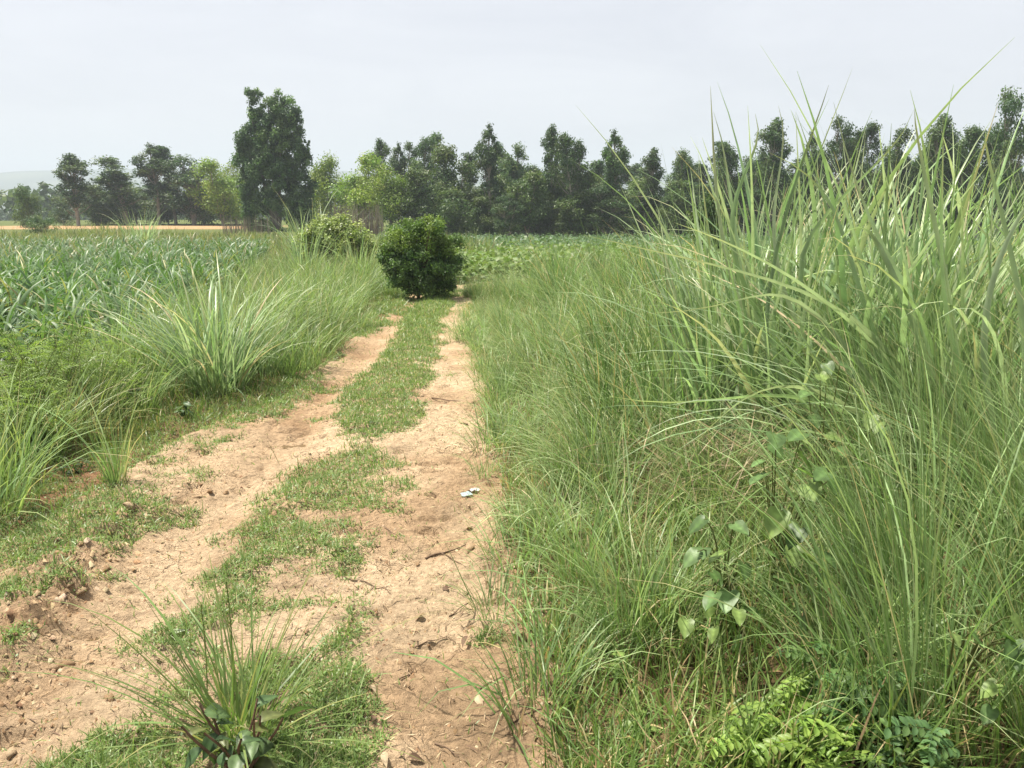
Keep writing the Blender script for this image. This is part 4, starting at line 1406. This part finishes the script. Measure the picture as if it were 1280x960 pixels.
# pasture behind the crop and low crop behind the bush ------------------
def fields():
    r = np.random.default_rng(99)
    n = 30000
    y = 24 + 40 * r.random(n) ** 1.2
    x = r.uniform(-0.75, 0.05, n) * y
    xf = x_field(y)
    ok = (y > 35.5) | (x > xf + 0.3)
    ok &= ~((x > -9) & (y > 40)) | (r.random(n) < 0.3)
    x, y = x[ok], y[ok]; n = len(x)
    b = np.stack([x, y, z_ground(x, y) - 0.02], 1)
    c = pal(n, [(0.17, 0.19, 0.075), (0.13, 0.165, 0.055), (0.23, 0.22, 0.10), (0.10, 0.14, 0.045)], [3, 3, 2, 2], .15, r)
    V, Fc, C = blades(b, r.uniform(0.2, 0.65, n) * (0.7 + 1.5 * sstep(.45, .7, fbm(x / 4, y / 9, 12, 3))), 0.02 + 0.0006 * y, r.uniform(0, 6.28, n), np.abs(r.normal(0, .3, n)), r.uniform(0, 1, n), 3, c, r=r)
    tag(obj('pasture_grass', mesh_data('pasture_grass', V, Fc, C, M_GRASS, True)), 'tan-green rough pasture grass behind the crop field', 'grass', kind='stuff')
    # low leafy crop in rows
    n = 52000
    y = 20.5 + 52 * r.random(n) ** 1.35
    x = r.uniform(-0.22, 0.72, n) * y
    y = np.where(y > 30, np.round(y / 0.9) * 0.9 + r.normal(0, .17, n), y)
    ok = (x > xl_rut(y) - 2.5 - 0.1 * (y - 20))
    x, y = x[ok], y[ok]; n = len(x)
    P = np.stack([x, y, z_ground(x, y) + np.abs(r.normal(0.28, .18, n))], 1)
    nr = r.normal(0, .5, (n, 3)) + [0, 0, 1]
    t = sstep(30, 42, y)[:, None]
    c = pal(n, [(0.115, 0.180, 0.050), (0.145, 0.20, 0.065)], [1, 1], .15, r) * (1 - t) + pal(n, [(0.070, 0.125, 0.055), (0.09, 0.15, 0.07)], [1, 1], .15, r) * t
    sz = r.uniform(0.12, 0.26, n)
    V, Fc, C = leaf_quads(P, nr, sz, sz * .6, c, 0.2, r)
    tag(obj('low_crop', mesh_data('low_crop', V, Fc, C, M_TREE)), 'low leafy green crop field between the grass bank and the dark grove', 'crop', kind='stuff')


fields()

# ================================================================= BROAD-LEAVED WEEDS
def leaf_set(L, W, shape, fold, curl, cols, name):
    out = []
    for c_ in cols:
        V, Fc = broad_leaf(L, W, shape, fold, curl)
        V = V + rng.normal(0, L * 0.012, V.shape)
        out.append(Geo().add(V, Fc, veined(V, c_)).data(name, M_BROAD))
    return out


HEART = leaf_set(0.085, 0.085, 'heart', .18, .25, [(0.095, 0.160, 0.052), (0.078, 0.135, 0.042), (0.150, 0.215, 0.062)], 'heart_leaf')
OVAL = leaf_set(0.11, 0.055, 'oval', .3, .3, [(0.060, 0.110, 0.038), (0.045, 0.085, 0.032), (0.085, 0.135, 0.050), (0.07, 0.10, 0.035)], 'oval_leaf')
STUMP = leaf_set(0.09, 0.058, 'lance', .35, .45, [(0.055, 0.095, 0.036), (0.042, 0.078, 0.030), (0.080, 0.125, 0.050), (0.10, 0.115, 0.04)], 'stump_leaf')


def weed(name, loc, H, nst, nlf, leafset, lsc, label, cat='weed', seed=1, spread=0.5, stemc=(0.16, 0.17, 0.07), stemr=0.004, low=0.25):
    r = np.random.default_rng(seed)
    x, y = loc
    root = empty(name, (x, y, float(z_surf(x, y))))
    tag(root, label, cat)
    for s in range(nst):
        a = r.uniform(0, 6.28); sp = H * spread * r.uniform(.3, 1)
        tt = np.linspace(0, 1, 6)
        h = H * r.uniform(.65, 1.0)
        P = np.stack([math.cos(a) * sp * tt ** 1.3 + .01 * np.sin(tt * 7 + s), math.sin(a) * sp * tt ** 1.3, -0.02 + h * tt], 1)
        st = obj('stem', Geo().add(*tube(P, stemr * (1 - .6 * tt), 5), stemc).data('stem', M_BARK if stemc[0] > stemc[1] else M_BROAD), root)
        for q in range(nlf):
            t = low + (1 - low) * (q + r.random() * .6) / nlf
            p = [np.interp(t, tt, P[:, k]) for k in range(3)]
            o = obj('leaf', leafset[r.integers(len(leafset))], st)
            o.location = p
            o.rotation_euler = (r.normal(0, .35), r.uniform(-.45, .45), q * 2.4 + r.normal(0, .4))
            sc_ = lsc * r.uniform(.6, 1.2)
            o.scale = (sc_, sc_, sc_)
    return root


def on_bank(px, py, d):
    p = at(px, py, d)
    return (p[0], d), p[2] - float(z_surf(p[0], d))


def leafy_weed(name, root_px, leaves, label, seed, sc0=1.0, near=0.0):
    """a weed whose stems carry leaves at given points: (px, py, distance, size)"""
    r = np.random.default_rng(seed)
    d0 = root_px[1]
    x0 = (root_px[0] - 640) / F * d0 * 1.03
    zg = float(z_surf(x0, d0))
    root = empty(name, (x0, d0, zg))
    tag(root, label, 'weed')
    O = np.array([x0, d0, zg])
    extra = [(px + r.normal(0, 22), py + r.normal(0, 22), d + r.uniform(-.1, .15), sz * .85) for (px, py, d, sz) in leaves]
    for (px, py, d, sz) in leaves + extra:
        p = at(px, py, d - near) - O
        tt = np.linspace(0, 1, 7)[:, None]
        P = np.array([0, 0, -.02]) * (1 - tt) + p * tt + np.array([0, 0, 0.10]) * np.sin(tt * PI) * (p[2] > .1)
        st = obj('stem', Geo().add(*tube(P, .0042 * (1 - .55 * tt[:, 0]), 5), (0.15, 0.16, 0.07)).data('stem', M_BROAD), root)
        o = obj('leaf', HEART[r.integers(3)], st)
        o.location = p
        o.rotation_euler = (r.normal(0.0, .4), r.uniform(-.1, .75), -PI / 2 + r.normal(0, .9))
        k = sz * sc0
        o.scale = (k, k, k)


leafy_weed('heart_leaved_weed', (925, 2.75), [(912, 740, 2.45, .95), (886, 750, 2.45, .7), (872, 690, 2.5, .8), (880, 650, 2.5, .8), (935, 760, 2.45, .7), (858, 775, 2.4, .7), (905, 690, 2.5, .9), (893, 785, 2.4, .6), (930, 705, 2.5, .7)],
           'heart-leaved weed with pale round leaves in the shaded hollow of the grass bank', 401, near=.22)
leafy_weed('heart_leaved_weed', (985, 2.85), [(998, 566, 2.6, .95), (958, 592, 2.6, 1.0), (965, 555, 2.65, .7), (1010, 605, 2.6, 1.1), (975, 640, 2.55, 1.1), (960, 690, 2.5, .9), (1000, 660, 2.55, 1.0), (1035, 590, 2.6, .9), (990, 720, 2.5, .9), (1025, 690, 2.5, .9), (960, 740, 2.5, .8)],
           'taller heart-leaved weed climbing under the arching reed blades', 402, near=.22)
leafy_weed('heart_leaved_weed', (1245, 2.0), [(1250, 790, 1.75, .8), (1270, 800, 1.75, .8), (1215, 792, 1.75, .6), (1246, 855, 1.72, .8), (1265, 770, 1.8, .7)],
           'heart-leaved weed half hidden among the wispy grass', 403, .8)
leafy_weed('lobed_climber', (1040, 3.3), [(1025, 468, 3.0, .8), (1050, 455, 3.0, .7), (1010, 490, 3.0, .8), (1070, 545, 2.9, .9), (1045, 560, 2.9, .9), (1090, 520, 2.9, .8)],
           'yellow-green climber leaf cluster among the reed bases', 404)
for i, (px, py, H, nlf, label) in enumerate([(775, 850, .17, 5, 'small bright lime seedling with round leaves at the edge of the tall grass'),
                                             (798, 915, .10, 4, 'tiny lime seedling near the corner of the sandy track'),
                                             (740, 770, .16, 4, 'lime seedling poking out between the tall grass stems')]):
    weed('lime_seedling', gp(px, py), H, 2, nlf, [HEART[2]], .62, label, seed=420 + i, spread=.3, stemr=.002)
weed('broadleaf_weed', gp(237, 522), .19, 5, 6, OVAL, .62, 'small leafy weed on bare sand below the fountain-shaped grass clump', seed=430, spread=.7, stemr=.003)
weed('broadleaf_weed', gp(470, 530), .05, 4, 5, OVAL, .5, 'flat leafy weed in the turf between the ruts', seed=431, spread=1.6, stemr=.002)
weed('broadleaf_weed', gp(95, 590), .12, 4, 5, OVAL, .45, 'little green weed on the reddish eroded soil bank', seed=432, spread=.7, stemr=.002)


# pinnate weeds ------------------------------------------------------
def frond_geo(seed, L, n, ll, lw, cols, droop=0.5):
    r = np.random.default_rng(seed)
    g = Geo()
    tt = np.linspace(0, 1, n)
    th = 0.5 + droop * tt
    P = np.stack([L * tt, 0 * tt, 0.25 * L * np.sin(tt * 2.2) - 0.15 * L * tt ** 2], 1)
    g.add(*tube(P, np.full(n, 0.0015), 3), cols[0])
    V0, F0 = broad_leaf(1, 1, 'oval', .2, .2, 3)
    for i in range(1, n):
        for s in (-1, 1):
            a = s * (1.1 + r.normal(0, .1))
            ca, sa = math.cos(a), math.sin(a)
            V = V0 * [ll, lw, ll] * r.uniform(.8, 1.1)
            V = np.stack([V[:, 0] * ca - V[:, 1] * sa, V[:, 0] * sa + V[:, 1] * ca, V[:, 2]], 1) + P[i]
            g.add(V, F0, np.array(cols[r.integers(len(cols))]) * r.uniform(.85, 1.15))
    return g


FROND = [frond_geo(440 + i, .13, 7, .030, .020, [(0.17, 0.27, 0.055), (0.21, 0.30, 0.065)]).data('frond', M_BROAD) for i in range(2)]
FROND_B = [frond_geo(446 + i, .13, 7, .032, .020, [(0.10, 0.19, 0.07), (0.13, 0.22, 0.07)]).data('frond', M_BROAD) for i in range(2)]
FROND_Y = [frond_geo(450 + i, .19, 11, .030, .008, [(0.13, 0.20, 0.045), (0.16, 0.225, 0.05)]).data('frond', M_BROAD) for i in range(2)]


LANCE = leaf_set(0.11, 0.020, 'lance', .3, .5, [(0.125, 0.185, 0.045), (0.155, 0.21, 0.055), (0.10, 0.16, 0.04)], 'lance_leaf')


def frond_weed(name, loc, H, nst, nlf, fset, sc_, label, seed, spread=.5):
    o = weed(name, loc, H, nst, nlf, fset, sc_, label, 'weed', seed, spread, low=.15)
    return o


for i, (px, py, H, fs, label) in enumerate([
        (930, 950, .16, FROND, 'bright lime pinnate-leaved weed spreading at the corner of the sandy track'),
        (985, 930, .22, FROND, 'lime pinnate weed in the middle of the low leafy patch under the wispy grass'),
        (1040, 900, .24, FROND_B, 'blue-green pinnate weed at the back of the low leafy patch'),
        (1090, 925, .26, FROND_B, 'blue-green pinnate weed at the foot of the wispy grass'),
        (1020, 965, .18, FROND, 'low lime pinnate weed in front of the blue-green ones'),
        (1130, 965, .24, FROND_B, 'dark blue-green pinnate weed deepest in the wispy grass')]):
    frond_weed('pinnate_weed', gp(px, py), H, 7, 5, fs, .9, label, 460 + i, .75)
for i, (px, top, d, nst, label) in enumerate([
        (55, 385, 5.9, 10, 'tallest feathery weed with spreading fronds standing before the crop'),
        (5, 400, 5.6, 10, 'bushy feathery weed overlapping the tallest one'),
        (110, 440, 6.0, 10, 'broad feathery weed between the yellowish grass tuft and the crop'),
        (30, 470, 5.0, 9, 'low feathery weed in front of the taller ones on the eroded bank'),
        (160, 455, 6.5, 9, 'feathery weed beside the dark narrow shoots by the fountain-shaped grass'),
        (30, 392, 6.4, 9, 'tall yellow-green feathery weed at the near corner of the crop field'),
        (85, 405, 6.6, 8, 'yellow-green feathery weed with drooping fronds against the crop'),
        (10, 450, 5.3, 9, 'dark feathery weed rooted low on the eroded bank'),
        (135, 430, 6.8, 9, 'yellowish lance-leaved weed left of the fountain-shaped grass'),
        (175, 425, 7.2, 9, 'yellowish bushy weed touching the fountain-shaped grass clump')]):
    loc, H = on_bank(px, top, d)
    frond_weed('lance_leaved_weed' if 'yellowish' in label[:10] else 'feathery_weed', loc, max(.4, H), nst + 3, 13, LANCE if 'yellowish' in label[:10] else FROND_Y, 1.0, label, 480 + i, .5)


# stump resprout with big leaves and the tuft behind it ------------------
def resprout():
    x, y = gp(300, 985)
    weed('resprouting_stump', (x + 0.02, y), .30, 9, 4, STUMP, .85, 'cut stump resprouting with brown stems and big dark oval leaves', 'shrub', 500, .55, (0.15, 0.095, 0.06), .007, .3)
    x, y = gp(300, 915)
    o = obj('spiky_grass_tuft', clump_mesh('spiky_tuft', M_GRASS, seed=510, n=150, H=.58, rad=.08, w=.0065, palette=([(0.10, 0.155, 0.045), (0.13, 0.18, 0.055), (0.20, 0.21, 0.08)], [3, 3, 1]), lean=.75, bend=.55, segs=7, hmin=.45))
    o.location = (x, y, float(z_surf(x, y)))
    tag(o, 'spiky fan of green grass growing behind the resprouting stump', 'grass tuft')
    for k, (px, py, h) in enumerate([(292, 905, .52), (258, 900, .42)]):
        q = gp(px, py)
        r = np.random.default_rng(520 + k)
        root = empty('seed_spike', (q[0], q[1], float(z_surf(*q))))
        tt = np.linspace(0, 1, 7)
        P = np.stack([0.02 * np.sin(tt * 2), 0.01 * tt, h * tt - .02], 1)
        obj('stem', Geo().add(*tube(P, .0022 * (1 - .3 * tt), 5), (0.12, 0.17, 0.05)).data('stem', M_GRASS), root)
        n = 130
        t = r.uniform(.62, 1.0, n)
        b = np.stack([np.interp(t, tt, P[:, j]) for j in range(3)], 1)
        obj('seed_head', Geo().add(*blades(b, r.uniform(.010, .018, n), .0022, r.uniform(0, 6.28, n), r.uniform(.2, .7, n), 0, 2, pal(n, [(0.13, 0.17, 0.06), (0.18, 0.17, 0.08)], [2, 1], .1, r), r=r)).data('seed_head', M_GRASS), root)
        tag(root, ['tall straight green grass seed spike above the spiky tuft', 'shorter grass seed spike beside the tall straight one'][k], 'seed spike')


resprout()

# thin lone stalks on the track
for i, (px, py, h, ang, label) in enumerate([(405, 650, .24, .1, 'thin dark grass stalk standing alone on the turf between the ruts'), (415, 650, .2, .5, 'leaning dark grass stalk next to the upright lone one'),
                                             (350, 580, .22, -.35, 'thin bent stalk at the inner edge of the wheel rut')]):
    q = gp(px, py)
    o = obj('grass_stalk', Geo().add(*blades([[0, 0, -.01]], h, .005, 0 if ang > 0 else PI, abs(ang), .1, 6, (0.09, 0.11, 0.04))).data('grass_stalk', M_GRASS))
    o.location = (q[0], q[1], float(z_surf(*q)))
    tag(o, label, 'grass stalk')
# pale blades reaching in beside the eroded bank
for i, (px, py, h, az, label) in enumerate([(-25, 745, .30, .25, 'pale dry-tipped grass blades arching over the turf from the crop-side bank')]):
    q = gp(px, py)
    o = obj('pale_grass_tuft', clump_mesh('pale_tuft', M_GRASS, seed=530, n=16, H=.36, rad=.05, w=.007, palette=([(0.24, 0.29, 0.13), (0.33, 0.31, 0.17)], [1, 1]), lean=.7, bend=.9, segs=7, az0=.3, azs=.9))
    o.location = (q[0], q[1], float(z_surf(*q)))
    tag(o, label, 'grass tuft')


# ================================================================= LITTER, CLODS, TWIGS
def clod_mesh(seed):
    r = np.random.default_rng(seed)
    nu, nv = 8, 5
    V, Fc = [], []
    ph = r.uniform(0, 6.28, 6)
    for i in range(nv + 1):
        v = i / nv * PI
        for j in range(nu):
            u = j / nu * 2 * PI
            k = 1 + .28 * math.sin(2 * u + ph[0]) * math.sin(v) + .2 * math.sin(3 * v + ph[1] + u) + r.normal(0, .2)
            V.append([k * math.sin(v) * math.cos(u), k * .8 * math.sin(v) * math.sin(u), k * .55 * math.cos(v)])
    for i in range(nv):
        for j in range(nu):
            a, b = i * nu + j, i * nu + (j + 1) % nu
            Fc.append([a, a + nu, b + nu, b])
    return Geo().add(np.array(V), np.array(Fc), np.array([(0.42, 0.30, 0.185), (0.34, 0.225, 0.13), (0.46, 0.34, 0.215)][seed % 3])).data('clod', M_CLOD, False)


CL = [clod_mesh(600 + i) for i in range(6)]
r_ = np.random.default_rng(66)
for i in range(230):
    if i < 110:
        y = r_.uniform(1.7, 4.4); x = xl_rut(y) - .33 - .10 * math.sin(y * 2.1) + r_.normal(0, .13)
        lab, gr = 'crumbled clay clod on the broken rim of the wheel rut', 'clods along the broken rut rim'
    elif i < 160:
        y = r_.uniform(2.0, 4.4); x = xr_rut(y) + .42 + r_.normal(0, .10)
        lab, gr = 'reddish clay clod at the foot of the tall grass bank', 'clods below the grass bank'
    else:
        y = r_.uniform(1.7, 7); x = r_.uniform(xl_rut(y), xr_rut(y) + .3)
        lab, gr = 'small dry clay lump lying loose on the track', 'loose lumps on the track'
    s = .007 + .022 * r_.random() ** 3
    o = obj('clay_clod', CL[r_.integers(6)])
    o.location = (x, y, float(z_surf(x, y)) - s * .05)
    o.rotation_euler = (r_.normal(0, .3), r_.normal(0, .3), r_.uniform(0, 6.28))
    o.scale = (s * r_.uniform(.9, 1.5), s, s)
    tag(o, lab, 'clay clod', gr)

# twigs
def twig(px, py, px2, py2, rad, label, group=None):
    a, b = gp(px, py), gp(px2, py2)
    tt = np.linspace(0, 1, 7)
    x, y = a[0] + (b[0] - a[0]) * tt, a[1] + (b[1] - a[1]) * tt
    L = math.hypot(*(b - a))
    x = x + .04 * L * np.sin(tt * 7 + px); y = y + .03 * L * np.sin(tt * 5 + py)
    z = np.maximum(z_surf(x, y), np.interp(tt, [0, 1], [float(z_surf(*a)), float(z_surf(*b))])) + rad
    P = np.stack([x - a[0], y - a[1], z - z[0]], 1)
    o = obj('twig', Geo().add(*tube(P, rad * (1 - .55 * tt), 5), (0.16, 0.11, 0.075)).data('twig', M_BARK))
    o.location = (a[0], a[1], z[0])
    tag(o, label, 'twig', group)


twig(530, 700, 582, 682, .006, 'dark bent stick lying across the sandy rut')
twig(548, 690, 580, 708, .0035, 'thin pale twig crossing the dark bent stick')
twig(540, 498, 575, 502, .006, 'dark straw-thin stick lying across the far part of the rut')
for (a, b, c_, d) in [(470, 735, 490, 742), (520, 810, 560, 795), (430, 720, 470, 735), (560, 770, 590, 752), (600, 860, 640, 846), (500, 850, 520, 838), (640, 905, 680, 885), (545, 930, 575, 945), (480, 660, 500, 672)]:
    twig(a, b, c_, d, .0028, 'fine dry twig lying on the sandy rut', 'fine twigs on the rut')

# fallen dry leaves
DL = [Geo().add(*broad_leaf(.07, .034, 'lance', .5, .5), c_).data('dead_leaf', M_DRY) for c_ in [(0.16, 0.105, 0.07), (0.30, 0.21, 0.13), (0.42, 0.33, 0.22)]]
spots = [(590, 662), (655, 790), (596, 872), (705, 875), (690, 880), (480, 945), (510, 950), (680, 945), (460, 860), (560, 740), (610, 730), (475, 700), (500, 530), (525, 537), (440, 935), (445, 760), (530, 770), (640, 640), (585, 800), (720, 860), (735, 905), (465, 905)]
for i, (px, py) in enumerate(spots):
    q = gp(px, py)
    o = obj('dead_leaf', DL[i % 3])
    o.location = (q[0], q[1], float(z_surf(*q)) + .012)
    o.rotation_euler = (r_.normal(0, .3), r_.normal(-.15, .2), r_.uniform(0, 6.28))
    s = r_.uniform(.5, 1.0)
    o.scale = (s, s, s)
    tag(o, ['dark curled dead leaf on the sandy track', 'brown curled dead leaf on the sandy track', 'pale straw-coloured dead leaf on the sandy track'][i % 3], 'dead leaf', ['dark dead leaves', 'brown dead leaves', 'pale dead leaves'][i % 3])


def scrap(px, py, L, W, c_, label, seed):
    r = np.random.default_rng(seed)
    nx_, ny_ = 9, 6
    V = []
    for i in range(nx_):
        for j in range(ny_):
            V.append([(i / 8 - .5) * L + r.normal(0, L * .035), (j / 5 - .5) * W + r.normal(0, W * .06), .010 + abs(r.normal(0, L * .085)) * (0.4 if i in (0, 8) else 1)])
    Fc = [[i * ny_ + j, (i + 1) * ny_ + j, (i + 1) * ny_ + j + 1, i * ny_ + j + 1] for i in range(nx_ - 1) for j in range(ny_ - 1)]
    q = gp(px, py)
    o = obj('plastic_scrap', Geo().add(np.array(V), np.array(Fc), np.array(c_)).data('plastic_scrap', M_LITTER, False))
    o.location = (q[0], q[1], float(z_surf(*q)))
    o.rotation_euler = (0, 0, .35)
    tag(o, label, 'litter')


scrap(583, 619, .062, .05, (0.42, 0.52, 0.53), 'pale blue crumpled half of plastic litter on the rut', 1)
scrap(594, 614, .058, .04, (0.62, 0.62, 0.60), 'white crumpled plastic scrap touching the pale blue one', 2)
q = gp(211, 793)
o = obj('fallen_green_leaf', Geo().add(*broad_leaf(.07, .03, 'lance', .1, .02), (0.36, 0.40, 0.28)).data('fallen_leaf', M_BROAD))
o.location = (q[0], q[1], float(z_surf(*q)) + .008); o.rotation_euler = (0, 0, .25)
tag(o, 'whitish-green fallen leaf lying on the cracked soil', 'leaf')

# ================================================================= HAZE
hz = bpy.data.materials.new('haze')
hz.use_nodes = True
hn, hl = hz.node_tree.nodes, hz.node_tree.links
hn.clear()
ho = hn.new('ShaderNodeOutputMaterial')
pv = hn.new('ShaderNodeVolumePrincipled')
pv.inputs['Color'].default_value = (0.60, 0.66, 0.76, 1)
pv.inputs['Density'].default_value = 0.0007
pv.inputs['Anisotropy'].default_value = 0.1
hl.new(pv.outputs['Volume'], ho.inputs['Volume'])
x0, x1, y0, y1, zz0, zz1 = -2900, 2900, -60, 3400, -80, 110
V = np.array([[x, y, z] for x in (x0, x1) for y in (y0, y1) for z in (zz0, zz1)], float)
Fc = np.array([[0, 1, 3, 2], [4, 6, 7, 5], [0, 4, 5, 1], [2, 3, 7, 6], [0, 2, 6, 4], [1, 5, 7, 3]])
hb = obj('haze', mesh_data('haze', V, Fc, None, hz))
tag(hb, 'thin pale blue haze over the whole valley', 'haze', kind='stuff')
